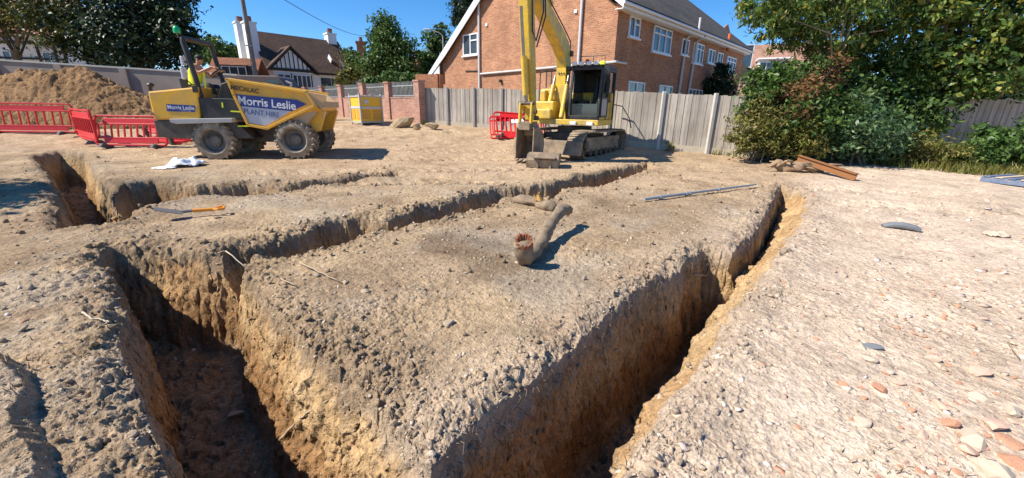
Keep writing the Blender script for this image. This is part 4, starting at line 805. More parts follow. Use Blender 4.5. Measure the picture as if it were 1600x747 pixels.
# --- the large brick house
H0 = Vector((4.23, 18.51, 0)); bh = thing('brick_house', 'large red brick house with a long sloping gable behind the wooden fence', 'house', H0, R(46))
LH = 17.3; WG = 12.2; RY, RZ = 5.07, 9.85
w = MB(); prof = [(0, .4), (0, 5.72), (.3, 5.85), (RY, RZ-.1), (WG, 4.25), (WG, .4)]
w.prism(prof, 0, LH, lambda a, b, y: (y, a, b)); wall = w.build('wall', M['brick'], bh)
cb_ = MB(); cb_.box((.06, -.12, 5.66), (.34, .28, .18)); cb_.box((.06, -.06, 5.50), (.34, .14, .16)); cb_.build('corbel', M['brick'], bh)
rf = MB()
def slab(MBo, y0, z0, y1, z1, x0, x1, th): 
    n_ = Vector((0, -(z1-z0), (y1-y0))).normalized()*th
    if n_.z < 0: n_ = -n_
    a, b = Vector((x0, y0, z0)), Vector((x0, y1, z1)); c, d = Vector((x1, y1, z1)), Vector((x1, y0, z0))
    MBo.add([a, b, c, d, a+n_, b+n_, c+n_, d+n_], [(0, 1, 2, 3), (4, 5, 6, 7), (0, 1, 5, 4), (1, 2, 6, 5), (2, 3, 7, 6), (3, 0, 4, 7)])
slab(rf, -.42, 5.70, RY, RZ, -.3, LH+.3, .12); slab(rf, 13.3, 3.52, RY, RZ, -.3, LH+.3, .12); rf.build('roof', M['greytile'], bh)
bb = MB(); bb.prism([(13.35, 3.32), (13.35, 3.62), (11.6, 4.96), (RY, RZ+.06), (RY, RZ-.36), (11.5, 4.55)], -.34, -.29, lambda a, b, y: (y, a, b)); bb.prism([(13.35, 3.32), (12.15, 3.34), (12.15, 4.1), (13.2, 3.5)], -.285, -.24, lambda a, b, y: (y, a, b)); 
bb.prism([(-.42, 5.50), (-.42, 5.75), (RY, RZ+.06), (RY, RZ-.3)], -.34, -.29, lambda a, b, y: (y, a, b)); bb.box((LH/2-.2, -.40, 5.60), (LH+.3, .05, .2)); bb.box((LH/2-.2, -.2, 5.49), (LH+.2, .38, .03)); bb.build('barge_board', M['upvc'], bh, bevel=.01)
gt = MB(); gt.tube([(-.5, -.5, 5.66), (LH+.3, -.5, 5.66)], .07, 8); gt.build('gutter', M['upvc'], bh)
for (y1, z0, y0, z1) in ((10.1, 4.49, 8.78, 5.6),): window(bh, gable(y1, z0), y1-y0, z1-z0, 2, [(.5, 1, .68)])
for (x0, x1, z0, z1, tr) in ((.95, 1.9, 4.66, 5.47, [(.5, 1, .66)]), (3.25, 5.25, 4.31, 5.43, [(0, 1, .72)]), (6.6, 7.5, 4.5, 5.28, None), (8.2, 9.7, 4.23, 5.28, [(0, 1, .72)]), (10.5, 11.6, 4.42, 5.2, None), (12.05, 13.05, 4.42, 5.17, None), (13.9, 15.75, 4.1, 5.12, [(0, 1, .72)])):
    window(bh, front(x0, z0), x1-x0, z1-z0, 2 if x1-x0 < 1.4 else 3, tr)
for (x0, x1) in ((1.4, 2.95), (4.55, 6.1), (8.4, 10.5)): window(bh, front(x0, 1.75), x1-x0, 1.13, 2 if x1-x0 < 2 else 4)
for pts in ([(-.08, 8.63, 7.15), (-.08, 8.63, .5)], [(-.08, 1.80, 7.05), (-.08, 1.80, .5)], [(7.35, -.5, 6.3), (7.35, -.5, 5.7), (6.98, -.08, 5.3), (6.85, -.08, .5)], [(8.55, -.48, 5.62), (8.4, -.08, 5.3), (8.1, -.08, .5)]):
    q = MB(); q.tube(pts, .065, 8); q.build('drainpipe', M['pipe'], bh, smooth=True)
q = MB(); q.tube([(-.28, 8.9, 7.35), (-.28, 8.85, 7.28), (-.08, 8.63, 7.0)], .06, 8); q.box((-.2, 8.72, 7.3), (.2, .2, .3)); q.build('hopper_head', M['pipe'], bh, bevel=.01)
q = MB(); q.tube([(-.09, 8.52, 3.44), (-.09, .0, 3.54), (-.06, -.09, 3.55), (.9, -.09, 3.56)], .05, 8); q.build('cable_conduit', M['pipe'], bh, smooth=True)
q = MB(); q.tube([(-.03, 9.9, 3.66), (-.03, 8.85, 3.62)], .03, 6); q.build('overflow_pipe', M['timber'], bh)
for y, z in ((8.05, 5.9), (2.15, 5.75), (4.6, 4.9)): q = MB(); q.box((-.03, y, z), (.06, .16, .14)); q.build('vent_cover', M['upvc'], bh, bevel=.01)
q = MB(); q.box((-.08, 6.9, 3.02), (.12, .16, .14)); q.build('flood_light', M['timber'], bh, bevel=.01)
q = MB(); q.tube([(13.0, -.25, 5.3), (13.0, -.25, 6.3)], .10, 10); q.build('vent_pipe', plain('terracotta_pipe', (.55, .14, .05), .7), bh)
q = MB(); q.box((6.2, RY, 10.3), (.6, .9, 1.5)); q.build('chimney', M['brick'], bh)
# --- low orange brick wall end beside the gable
p = DP(671, 128, 20.2); q = MB(); q.box((0, 0, 0), (1.4, .35, 2.2)); q.box((.55, -.02, 0), (.12, .4, 2.24)); o = q.build('brick_pier_wall', M['orangebrick'], None, (p.x, p.y, p.z-.75), (0, 0, R(-20))); tag(o, 'short orange brick wall end beside the foot of the long gable roof', 'wall', kind='thing')
# --- white half timbered house
P1 = DP(417, 101, 38); W0_ = Vector((P1.x, P1.y, 0)); hw = thing('half_timbered_house', 'white half timbered house with brown tiled roof and tall white chimneys', 'house', W0_, R(46))
EZ, RG = 5.1, 8.55; DW = 7.6; LW = 8.6
w = MB(); w.prism([(0, .6), (0, EZ), (DW/2, RG-.15), (DW, EZ), (DW, .6)], 0, LW, lambda a, b, y: (y, a, b)); w.build('wall', M['render'], hw)
rf = MB(); slab(rf, -.35, EZ-.3, DW/2, RG, -.15, LW+.2, .12); slab(rf, DW+.35, EZ-.3, DW/2, RG, -.15, LW+.2, .12); rf.build('roof', M['rooftile'], hw)
bx0, bx1 = .4, 3.75
w = MB(); w.box(((bx0+bx1)/2, -.35, 2.4), (bx1-bx0, .7, 3.4)); w.prism([(bx0, 4.1), (bx0-.1, 5.0), ((bx0+bx1)/2, 6.75), (bx1+.1, 5.0), (bx1, 4.1)], -.55, 1.6, lambda a, b, y: (a, y, b)); w.build('front_gable', M['render'], hw)
tb = MB(); xm = (bx0+bx1)/2
tb.beam((bx0-.3, -.62, 4.9), (bx1+.3, -.62, 4.9), .12, .26)
for x in np.linspace(bx0+.3, bx1-.3, 8):
    zt = 6.7-abs(x-xm)*.93; tb.beam((x, -.59, 4.95), (x, -.59, zt), .06, .11, (0, 1, 0))
for sg in (-1, 1): tb.beam((xm+sg*2.35, -.72, 4.72), (xm, -.72, 6.95), .12, .28, (0, 1, 0))
tb.build('timber_frame', M['timber'], hw)
rf = MB()
for sg in (-1, 1):
    a, b = Vector((xm+sg*2.5, -.8, 4.62)), Vector((xm, -.8, 7.0)); c, d = Vector((xm, 2.2, 7.0)), Vector((xm+sg*2.5, 2.2, 4.62)); u_ = Vector((0, 0, .12))
    rf.add([a, b, c, d, a+u_, b+u_, c+u_, d+u_], [(0, 1, 2, 3), (4, 5, 6, 7), (0, 1, 5, 4), (1, 2, 6, 5), (2, 3, 7, 6), (3, 0, 4, 7)])
rf.build('gable_roof', M['rooftile'], hw)
window(hw, front(bx0+.15, 3.15, .72), 1.2, 1.35, 2); window(hw, front(bx0+1.5, 3.15, .72), bx1-bx0-1.65, 1.35, 4, mat='upvc')
q = MB(); q.box(((bx0+bx1)/2, -.73, 2.98), (bx1-bx0+.1, .06, .12)); q.box((bx0+1.42, -.74, 3.8), (.08, .08, 1.5)); q.box((bx1-.05, -.74, 3.8), (.08, .08, 1.5)); q.build('window_timber', M['timber'], hw)
window(hw, front(4.9, 3.15), 1.0, 1.25, 1, mat='timber'); window(hw, front(6.0, 3.15), 2.1, 1.25, 2, mat='timber')
q = MB(); q.box((LW/2+2, -.36, 4.78), (LW-4.2, .08, .2)); q.build('gutter', M['timber'], hw)
q = MB(); q.prism([(4.8, 1.6), (5.8, 2.55), (6.8, 1.6)], -.9, -.1, lambda a, b, y: (a, y, b)); q.build('porch', M['render'], hw)
q = MB(); 
for sg in (-1, 1): q.beam((5.8+sg*1.15, -.6, 1.5), (5.8, -.6, 2.7), .9, .1, (0, 1, 0))
q.build('porch_roof', M['timber'], hw)
def chimney(par, x, y, z0, z1, s, potm): 
    a = MB(); a.box((x, y, (z0+z1)/2), (s, s*1.1, z1-z0)); a.box((x, y, z1), (s*1.15, s*1.25, .14)); o = a.build('chimney', M['render'], par); b = MB(); b.lathe([(s*.28, 0), (s*.3, .5), (s*.24, .5), (s*.22, 0)], (x, y, z1+.05), 'z', 10); b.build('chimney_pot', M['redtile'], o)
chimney(hw, -.45, 1.9, .6, 9.0, .95, 1); chimney(hw, -.5, 4.6, .6, 9.3, .95, 1); chimney(hw, LW-.6, DW/2, 7.0, 9.3, .95, 1)
q = MB(); q.beam((6.5, .75, 6.05), (6.5, 1.35, 6.62), .75, .1, (1, 0, 0)); o = q.build('skylight', M['upvc'], hw); q = MB(); q.beam((6.5, .80, 6.16), (6.5, 1.28, 6.62), .6, .03, (1, 0, 0)); q.build('pane', M['glass'], o)
q = MB(); q.tube([(8.0, 2.0, 6.8), (8.0, 2.0, 7.5)], .12, 8); q.build('roof_vent', M['timber'], hw)
# --- low red roofed house left of it
P2 = DP(330, 86, 33); hr2 = thing('red_roofed_house', 'low house with a red brown tiled roof behind the dumper driver', 'house', (P2.x, P2.y, 0), R(12))
w = MB(); w.box((.95, 2.6, 2.0), (3.5, 4.8, 3.4)); w.build('wall', M['render'], hr2)
zt = P2.z; rf = MB(); slab(rf, -.3, zt-2.6, 2.6, zt, -1.0, 2.9, .12); slab(rf, 5.5, zt-2.6, 2.6, zt, -1.0, 2.9, .12); rf.build('roof', M['redtile'], hr2)
dm_ = MB(); dm_.box((1.5, .9, zt-1.35), (2.2, 1.8, 1.3)); d_ = dm_.build('dormer', M['timber'], hr2); window(hr2, front(.55, zt-1.85, .0), 1.9, 1.05, 3, sill=False).location = (0, .0, 0)
# --- cottage with brick chimney behind the big tree
P3 = DP(573, 118, 44); hc = thing('cottage', 'white gabled cottage with brick chimney half hidden by the dense tree', 'house', (P3.x, P3.y, 0), R(20))
w = MB(); w.prism([(-2.2, .8), (-2.2, 2.6), (0, 5.6), (2.2, 2.6), (2.2, .8)], 0, 7, lambda a, b, y: (a, y, b)); w.build('wall', M['render'], hc)
rf = MB(); 
for sg in (-1, 1): rf.beam((sg*2.6, 3.4, 2.2), (0, 3.4, 5.85), 7.4, .16, (0, 1, 0))
rf.build('roof', M['rooftile'], hc)
q = MB(); q.box((.1, -.25, 3.6), (1.4, .5, 4.6)); q.box((-.3, -.1, 6.4), (.95, .8, 3.4)); q.box((-.3, -.1, 8.15), (1.1, .95, .2)); o = q.build('chimney', M['orangebrick'], hc); q = MB(); q.lathe([(.16, 0), (.18, .5), (.12, .5), (.1, 0)], (-.3, -.1, 8.2), 'z', 8); q.build('chimney_pot', M['redtile'], o)
# --- brown roof right of the tree
P4 = DP(650, 96, 42); hb = thing('brown_roofed_house', 'house with a plain brown hipped roof and small chimney right of the dense tree', 'house', (P4.x, P4.y, 0), R(30))
w = MB(); w.box((0, 2, 2.0), (6.0, 5, 3.2)); w.build('wall', M['render'], hb); z_ = P4.z
rf = MB(); rf.add([(-3.4, -.8, z_-2.6), (3.4, -.8, z_-2.6), (3.4, 4.8, z_-2.6), (-3.4, 4.8, z_-2.6), (-.8, 2, z_+.2), (.8, 2, z_+.2)], [(0, 1, 5, 4), (1, 2, 5), (2, 3, 4, 5), (3, 0, 4), (0, 1, 2, 3)]); rf.build('roof', M['redtile'], hb)
q = MB(); q.box((.9, 1.6, z_+.3), (.8, .8, 1.7)); q.box((.9, 1.6, z_+1.15), (.95, .95, .15)); q.build('chimney', M['orangebrick'], hb)
# --- tiled house at right beyond the brick house
P5 = DP(1200, 100, 46); hp = thing('tiled_house', 'house with broad pale pink tiled roof and white dormer beyond the shrubs', 'house', (P5.x, P5.y, 0), R(-24))
zc = P5.z; w = MB(); w.box((0, 4, 2.2), (15, 7, 4.0)); w.build('wall', M['brick'], hp)
rf = MB(); rf.add([(-7.5, .2, zc-3.4), (9, .2, zc-3.4), (9, 8, zc-3.4), (-7.5, 8, zc-3.4), (-1.6, 4, zc+2.6), (8, 4, zc+2.6)], [(0, 1, 5, 4), (1, 2, 5), (2, 3, 4, 5), (3, 0, 4), (0, 1, 2, 3)]); rf.build('roof', M['pinktile'], hp)
q = MB(); q.box((.6, 2.2, zc-.35), (3.0, 3.6, 1.7)); q.box((.6, 2.0, zc+.6), (3.4, 4.2, .16)); q.build('dormer', M['upvc'], hp); window(hp, front(-.8, zc-1.1, -.37), 2.8, 1.35, 4, sill=False)
P6 = DP(1148, 72, 40); hq = thing('gabled_house', 'small pale tiled gable showing above the end of the brick house roof', 'house', (P6.x, P6.y, 0), R(30))
w = MB(); w.prism([(-2.2, .8), (-2.2, P6.z-2.2), (0, P6.z+.6), (2.2, P6.z-2.2), (2.2, .8)], 0, 6, lambda a, b, y: (a, y, b)); w.build('wall', M['pinktile'], hq); rf = MB()
for sg in (-1, 1): rf.beam((sg*2.5, 3, P6.z-2.6), (0, 3, P6.z+.75), 6.6, .14, (0, 1, 0))
rf.build('roof', M['pinktile'], hq)
P7 = DP(1159, 95, 38); hx = thing('bay_window_house', 'pale rendered house front with a white window just past the brick house', 'house', (P7.x, P7.y, 0), R(-10))
w = MB(); w.box((0, 1.5, 2.6), (3.2, 3, 5.0)); w.build('wall', M['pinkbrick'], hx); window(hx, front(-1.0, P7.z-.6), 1.9, 2.0, 2); rf = MB(); rf.prism([(-1.9, 5.1), (0, 6.1), (1.9, 5.1)], -.3, 3.2, lambda a, b, y: (a, y, b)); rf.build('roof', M['greytile'], hx)
# --- timbered house at the far left behind the hoarding
P8 = DP(30, 72, 30); hl_ = thing('timbered_house', 'white house with black timbers under the tree at the far left', 'house', (P8.x, P8.y, 0), R(12))
zt = P8.z+.25; w = MB(); w.box((-1.5, 2.5, zt/2), (8.6, 5, zt+1.6)); w.build('wall', M['render'], hl_)
tb = MB()
for x in (-4.5, -3.1, -1.55, -.2, 1.1, 2.2, 2.75): tb.box((x, -.03, zt-1.4), (.16, .08, 2.7))
tb.box((-1.5, -.04, zt), (8.7, .1, .22)); tb.box((-1.5, -.04, zt-1.1), (8.7, .09, .14)); tb.build('timber_frame', M['timber'], hl_)
rf = MB(); slab(rf, -.6, zt+.5, 2.6, zt+3.5, -6.3, 3.0, .14); slab(rf, 5.8, zt+.5, 2.6, zt+3.5, -6.3, 3.0, .14); rf.build('roof', M['redtile'], hl_)
for x in (-2.9, -1.2, 1.3): window(hl_, front(x, zt-1.9), 1.0, 1.3, 2)
# --- brick boundary wall with piers and iron railings
A_, B_ = Vector((-4.44, 19.5, .6)), Vector((-11.4, 25.9, .6)); C_ = A_+(B_-A_)*2.5; dirw = (B_-A_).normalized(); angw = math.atan2(dirw.y, dirw.x); Lw = (C_-A_).length
bw = thing('boundary_wall', 'long red brick boundary wall topped by piers and iron railings', 'wall', A_, angw); bw['kind'] = 'thing'
w = MB(); w.box((Lw/2, -.14, .62), (Lw, .22, 1.55)); w.box((Lw/2, -.14, 1.415), (Lw, .26, .05)); w.build('brickwork', M['brickwall'], bw)
for i in range(9):
    x = .12+i*2.62; q = MB(); q.box((x, -.14, 1.0), (.40, .36, 2.2)); q.box((x, -.14, 2.13), (.46, .42, .07)); q.build('pier', M['brickwall'], bw)
    if i < 8:
        r_ = MB(); x0, x1 = x+.2, x+2.42
        r_.box(((x0+x1)/2, -.14, 1.95), (x1-x0, .04, .04)); r_.box(((x0+x1)/2, -.14, 1.5), (x1-x0, .04, .04))
        for j in range(20): xx = x0+(j+.5)*(x1-x0)/20; r_.box((xx, -.14, 1.78), (.022, .022, .72))
        r_.build('railing', M['iron'], bw)
# --- hoarding wall at the left
hx0, hx1 = -40.0, -12.6; hd = thing('rendered_wall', 'tall brown grey boundary wall behind the heap of soil', 'wall', (0, 19.35, 1.0)); hd['kind'] = 'thing'
M['hoard'] = plain('brown_grey_render', (.31, .255, .215), .9, var=.3, scale=1.1, bump=.3, spec=.2)
def hz(x): return 2.9+(x+15.06)*-.043-1.0
w = MB(); w.prism([(hx0, -.9), (hx0, hz(hx0)), (hx1, hz(hx1)), (hx1, -.9)], 0, .2); w.build('panel', M['hoard'], hd)
w = MB(); w.beam((hx0, .1, hz(hx0)+.03), (hx1, .1, hz(hx1)+.03), .28, .07); w.build('coping', M['concrete'], hd)
for x in np.arange(-38, -12.5, 2.9): q = MB(); q.box((x, -.05, (hz(x)-.9)/2), (.32, .1, hz(x)+.9)); q.build('pilaster', M['hoard'], hd)
# --- timber fences on concrete posts
def fence(name, label, pts, hts, mat, brd=.11, seed=1, post=True):
    rg = random.Random(seed); t = thing(name, label, 'fence', pts[0]); O = Vector(pts[0])
    for i, (a, b) in enumerate(zip(pts[:-1], pts[1:])):
        a = Vector(a); b = Vector(b); ha, hb_ = hts[i], hts[i+1]; L = (b-a).length; n = max(2, int(L/brd)); m_ = MB(); d = (b-a).normalized(); nn = Vector((d.y, -d.x, 0))
        for k in range(n):
            q0, q1 = k/n, (k+1)/n; p0 = a.lerp(b, q0+.0); p1 = a.lerp(b, min(1, q1+.12/n)); zt0 = a.z+(b.z-a.z)*q0+ha+rg.uniform(-.012, .012); zl = a.z+(b.z-a.z)*q0+.16
            c = (p0+p1)/2-O; c.z = (zt0+zl)/2-O.z; c += nn*(.012 if k % 2 else 0); rt = Matrix.Rotation(math.atan2(d.y, d.x), 3, 'Z') @ Matrix.Rotation(rg.uniform(-.06, .06), 3, 'Z')
            m_.box(c, ((p1-p0).length, .014, zt0-zl), rt)
        m_.build('fence_panel', mat, t, recalc=False)
        g = MB(); g.beam(a-O+Vector((0, 0, .07)), b-O+Vector((0, 0, .07)), .05, .24); g.build('gravel_board', M['gravelboard'], t)
    if post:
        for p, h in zip(pts, hts): q = MB(); q.box(Vector(p)-O+Vector((0, -.05, h/2-.05)), (.11, .13, h+.22)); q.build('fence_post', M['concrete'], t, bevel=.015)
def onfence(px, py, dep): p = DP(px, py, dep); return p
FL = [(658, 137, 18.6), (698, 138, 18.1), (740, 138, 17.6), (784, 139, 17.1), (829, 140, 16.5)]
pts = []; hts = []
for a in FL: p = DP(*a); z0 = float(zb(p.x, p.y)); pts.append((p.x, p.y, z0)); hts.append(p.z-z0)
fence('wooden_fence', 'weathered grey board fence on concrete posts left of the excavator', pts, hts, M['fence'], seed=3)
q0 = pts[-1]; FR = [(880, 141.5, 15.4), (955, 142, 14.1), (1037, 146, 13.25), (1118, 149, 12.6), (1200, 154, 12.0), (1290, 158, 11.6)]
pts = [q0]; hts = [hts[-1]]
for a in FR: p = DP(*a); z0 = float(zb(p.x, p.y)); pts.append((p.x, p.y, z0)); hts.append(p.z-z0)
pts[0] = (pts[0][0]+.14, pts[0][1]-.1, pts[0][2])
fence('wooden_fence', 'weathered grey board fence on concrete posts right of the excavator', pts, hts, M['fence'], seed=4)
pts = [(10.5+2.2*i, 15.1-.05*i, float(zb(10.5, 15.1))) for i in range(8)]; fence('wooden_fence', 'shaded brown fence under the large trees at right', pts, [2.05-z_[2]+.12 for z_ in pts], M['fence'], seed=5, post=False)
P_ = [DP(956, 163, 13.9), DP(972, 166, 13.7), DP(983, 184, 13.6), DP(986, 200, 13.55)]; q = MB(); q.tube([v-P_[0] for v in P_], .02, 6); o = q.build('draped_cable', M['timber'], None, P_[0]); tag(o, 'black bent cable draped over the grey fence just right of the excavator', 'cable')
# --- pole, wire, street lamp
p = DP(398, 112, 27); pl = thing('utility_pole', 'tall grey wooden utility pole before the white house', 'pole', (p.x, p.y, .9)); q = MB(); q.tube([(0, 0, -.3), (0, 0, 9.2)], [.17, .11], 10); q.build('pole', wood_mat('pole_wood', (.16, .15, .13), (.28, .26, .23)), pl, smooth=True); q = MB(); q.box((0, -.12, 4.4), (.5, .05, .06)); q.build('bracket', M['iron'], pl)
a, b = DP(425, -12, 24), DP(600, 52, 60); q = MB(); q.tube([a.lerp(b, i/16)-Vector((0, 0, 1.2*math.sin(math.pi*i/16))) for i in range(17)], .022, 5); o = q.build('overhead_wire', M['timber']); tag(o, 'black overhead wire sloping across the blue sky above the white house', 'wire')
p = DP(693, 90, 34); sl_ = thing('street_lamp', 'pale street lamp with a bent arm left of the brick gable', 'street lamp', (p.x, p.y, .9)); t0 = DP(693, 58, 34); q = MB(); q.tube([(0, 0, 0), (0, 0, t0.z-.9)], .06, 8); z_ = t0.z-.9; q.tube([(0, 0, z_), (-.3, 0, z_+.25), (-1.1, 0, z_+.45)], .04, 6); q.build('pole', M['iron'], sl_); q = MB(); q.box((-1.3, 0, z_+.47), (.55, .2, .12)); q.build('lamp_head', M['pipe'], sl_, bevel=.04)
# --- parked dark van behind the skip
p = DP(425, 128, 24); vn = thing('parked_van', 'dark brown van whose flat roof shows above the dumper skip', 'van', (p.x, p.y, .9), R(2)); hgt = DP(425, 120, 24).z-.9
q = MB(); q.prism([(-1.9, .35), (-1.9, hgt-.08), (-1.8, hgt), (.8, hgt), (.95, hgt-.1), (1.45, hgt*.6), (2.1, hgt*.5), (2.2, .35)], -.9, .9); q.build('body', plain('brown_van_paint', (.13, .09, .075), .4), vn, bevel=.05)
q = MB(); q.prism([(.2, hgt*.58), (.2, hgt-.22), (.82, hgt-.22), (1.25, hgt*.62)], -.915, .915); q.build('side_window', M['cabglass'], vn)
for x in (-1.2, 1.3):
    for y in (-.8, .8): q = MB(); q.lathe([(.001, -.1), (.2, -.1), (.34, -.1), (.36, 0), (.34, .1), (.001, .1)], (x, y, .34), 'y', 18); q.build('wheel', M['black'], vn, smooth=True)
# --- yellow steel bin
p = G(571, 195); yb2 = thing('yellow_steel_bin', 'yellow steel storage bin with a pale strap standing before the brick wall', 'bin', (p.x, p.y+.3, gz(p.x, p.y)), R(45)); s_ = 1.02
q = MB(); q.box((0, 0, .66), (s_, s_, 1.06)); q.build('body', worn('bin_yellow', (.78, .47, .02), (.4, .3, .18), .35, 2, .5), yb2)
q = MB()
for sx in (-1, 1):
    for sy in (-1, 1): q.box((sx*s_/2, sy*s_/2, .66), (.07, .07, 1.34))
for sx in (-1, 1): q.box((sx*(s_/2+.01), 0, 1.2), (.05, s_, .06)); q.box((0, sx*(s_/2+.01), 1.2), (s_, .05, .06))
q.box((0, 0, .09), (s_+.04, s_+.04, .08)); q.build('corner_frame', M['grey'], yb2)
q = MB(); 
for sx in (-1, 1): q.box((sx*(s_/2+.012), 0, .72), (.02, s_+.02, .09)); q.box((0, sx*(s_/2+.012), .72), (s_+.02, .02, .09))
q.build('strap', M['signgrey'], yb2)
for f_ in range(2):
    for j in (-.25, .25):
        q = MB(); c = Vector((j, -s_/2-.01, .42)) if f_ == 0 else Vector((-s_/2-.01, j, .42)); q.box(c, (.36, .012, .4) if f_ == 0 else (.012, .36, .4)); q.build('door_panel', M['dusty'] if False else worn('bin_ochre', (.62, .33, .03), (.35, .2, .1), .4, 3, .6), yb2)
q = MB(); q.box((-.22, -s_/2-.012, .98), (.2, .012, .16)); q.build('notice', M['signgrey'], yb2)
q = MB()
for j in range(5): q.box((-.35+.17*j, .1*math.sin(j*2), 1.22), (.1, .3, .08))
q.build('lid_clips', M['grey'], yb2)
# --- the heap of dug soil and an unseen one added beyond the left edge for its shadow
def heap(name, label, cx, cy, rx, ry, hh, seed, n=150, peaks=((0, 0, 1),)):
    g = np.linspace(-1.25, 1.25, n); U, V_ = np.meshgrid(g, g, indexing='ij'); X = cx+U*rx; Y = cy+V_*ry; zz = np.zeros_like(X)
    for (a, b, k) in peaks: rr = np.hypot((U-a)/(.75+.25*k), (V_-b)); zz = np.maximum(zz, k*np.clip(1-rr, 0, 1)**.85)
    fx, fy = X.ravel(), Y.ravel(); nz_ = (fb2(fx, fy, 1.2, 4, seed)*.16+fb2(fx, fy, .3, 3, seed+5)*.07).reshape(X.shape)
    zz = hh*zz*(1+nz_)+np.where(zz > 0.02, .07*facets(fx, fy, .30, seed+9).reshape(X.shape)+.075*facets(fx, fy, .15, seed+19).reshape(X.shape)+.05*facets(fx, fy, .075, seed+39).reshape(X.shape)+.06*domes(fx, fy, .22, .18, seed+29).reshape(X.shape), -.25)
    Z = zb(fx, fy).reshape(X.shape)+zz-.05; V = np.stack([X.ravel()-cx, Y.ravel()-cy, Z.ravel()], 1); i = np.arange(n-1)[:, None]*n; j = np.arange(n-1)[None, :]
    Q = np.stack([i+j, i+n+j, i+n+j+1, i+j+1], -1).reshape(-1, 4); Q = Q[zz.ravel()[Q].max(1) > -.2]; o = np_mesh(name, V, Q, M['soil'], smooth=True); o.location = (cx, cy, 0)
    t_ = (fb2(fx, fy, .5, 4, seed+3)*.5+.5)[:, None]; c = np.array((.20, .115, .055))*(1-t_)+np.array((.38, .235, .12))*t_
    at = o.data.attributes.new('soil', 'FLOAT_COLOR', 'POINT'); cc = np.ones((len(V), 4), np.float32); cc[:, :3] = c; at.data.foreach_set('color', cc.ravel())
    tag(o, label, 'soil heap'); return o
heap('spoil_heap', 'big rough heap of brown dug soil behind the red barriers', -19.4, 17.25, 5.2, 1.95, 2.2, 400, 260, ((.05, 0, .97), (.25, .05, .92), (-.5, 0, .75), (-1.0, 0, .6)))
heap('spoil_heap', 'unseen heap of soil added past the lower left edge to cast a shadow', -5.75, 1.95, 1.5, 1.5, 1.9, 430, 90)
# ------------------------------------------------------------------ trees, shrubs and weeds
def LS_(*cols): n = len(cols); return [(i/(n-1), c) for i, c in enumerate(cols)]
M['leaf_dark'] = leaves('dark_leaves', LS_((.010, .022, .010), (.018, .040, .016), (.028, .060, .022), (.05, .09, .03)), .12)
M['leaf_olive'] = leaves('olive_leaves', LS_((.035, .05, .014), (.07, .095, .022), (.13, .14, .03), (.22, .19, .05)), .3)
M['leaf_mid'] = leaves('mid_leaves', LS_((.035, .075, .016), (.06, .125, .028), (.10, .18, .04), (.16, .24, .06)), .3)
M['leaf_bright'] = leaves('bright_leaves', LS_((.035, .08, .02), (.07, .15, .035), (.11, .20, .05), (.17, .26, .07)), .3)
M['leaf_blue'] = leaves('blue_green_leaves', LS_((.04, .09, .04), (.07, .15, .06), (.12, .215, .095), (.20, .29, .13)), .3, .4)
M['leaf_tree'] = leaves('tree_leaves', LS_((.04, .085, .02), (.08, .155, .035), (.13, .22, .055), (.20, .28, .07), (.38, .33, .05)), .4, .4)
M['leaf_dry'] = leaves('dry_leaves', LS_((.10, .05, .02), (.19, .09, .035), (.27, .14, .06), (.16, .13, .05)), .2, .8)
M['leaf_yellow'] = leaves('yellow_green_leaves', LS_((.08, .10, .02), (.16, .18, .035), (.25, .24, .06), (.30, .24, .09)), .3)
M['bark'] = wood_mat('bark', (.10, .08, .06), (.20, .165, .13)); M['palebark'] = wood_mat('pale_bark', (.26, .21, .16), (.40, .34, .27))
def leaf_cloud(name, blobs, nclump, per, size, mat, parent, seed, aspect=.5, clump=.16, droop=0., hollow=.55, flatz=.75):
    rg = np.random.default_rng(seed); vol = np.array([b[1][0]*b[1][1]*b[1][2] for b in blobs])**.75; pk = rg.choice(len(blobs), nclump, p=vol/vol.sum())
    C = np.array([b[0] for b in blobs], float)[pk]; Rr = np.array([b[1] for b in blobs], float)[pk]
    d = rg.normal(size=(nclump, 3)); d /= np.linalg.norm(d, axis=1)[:, None]; u = rg.random(nclump)**.45*(1+.12*rg.normal(size=nclump)); u = np.maximum(u, .1)
    cc = C+d*u[:, None]*Rr; rs = Rr.mean(1)
    cr = np.minimum(clump*rs*rg.uniform(.5, 1.5, nclump), .55)[:, None, None]
    off = rg.normal(size=(nclump, per, 3))*cr*np.array([1, 1, flatz]); P = (cc[:, None]+off).reshape(-1, 3); n = len(P)
    out = np.repeat(d, per, 0)*.6+rg.normal(size=(n, 3))*.75+np.array([0, 0, .45]); out /= np.linalg.norm(out, axis=1)[:, None]
    t = rg.normal(size=(n, 3)); t[:, 2] -= droop*2; t -= out*(t*out).sum(1)[:, None]; t /= np.linalg.norm(t, axis=1)[:, None]; b = np.cross(out, t)
    s = (size*rg.uniform(.55, 1.45, n))[:, None]; w = s*aspect*rg.uniform(.7, 1.2, (n, 1)); fold = out*s*.12
    V = np.stack([P-t*s*.5, P+b*w*.5+fold, P+t*s*.5, P-b*w*.5+fold], 1).reshape(-1, 3)
    return np_mesh(name, V, np.arange(n*4).reshape(-1, 4), mat, parent), cc
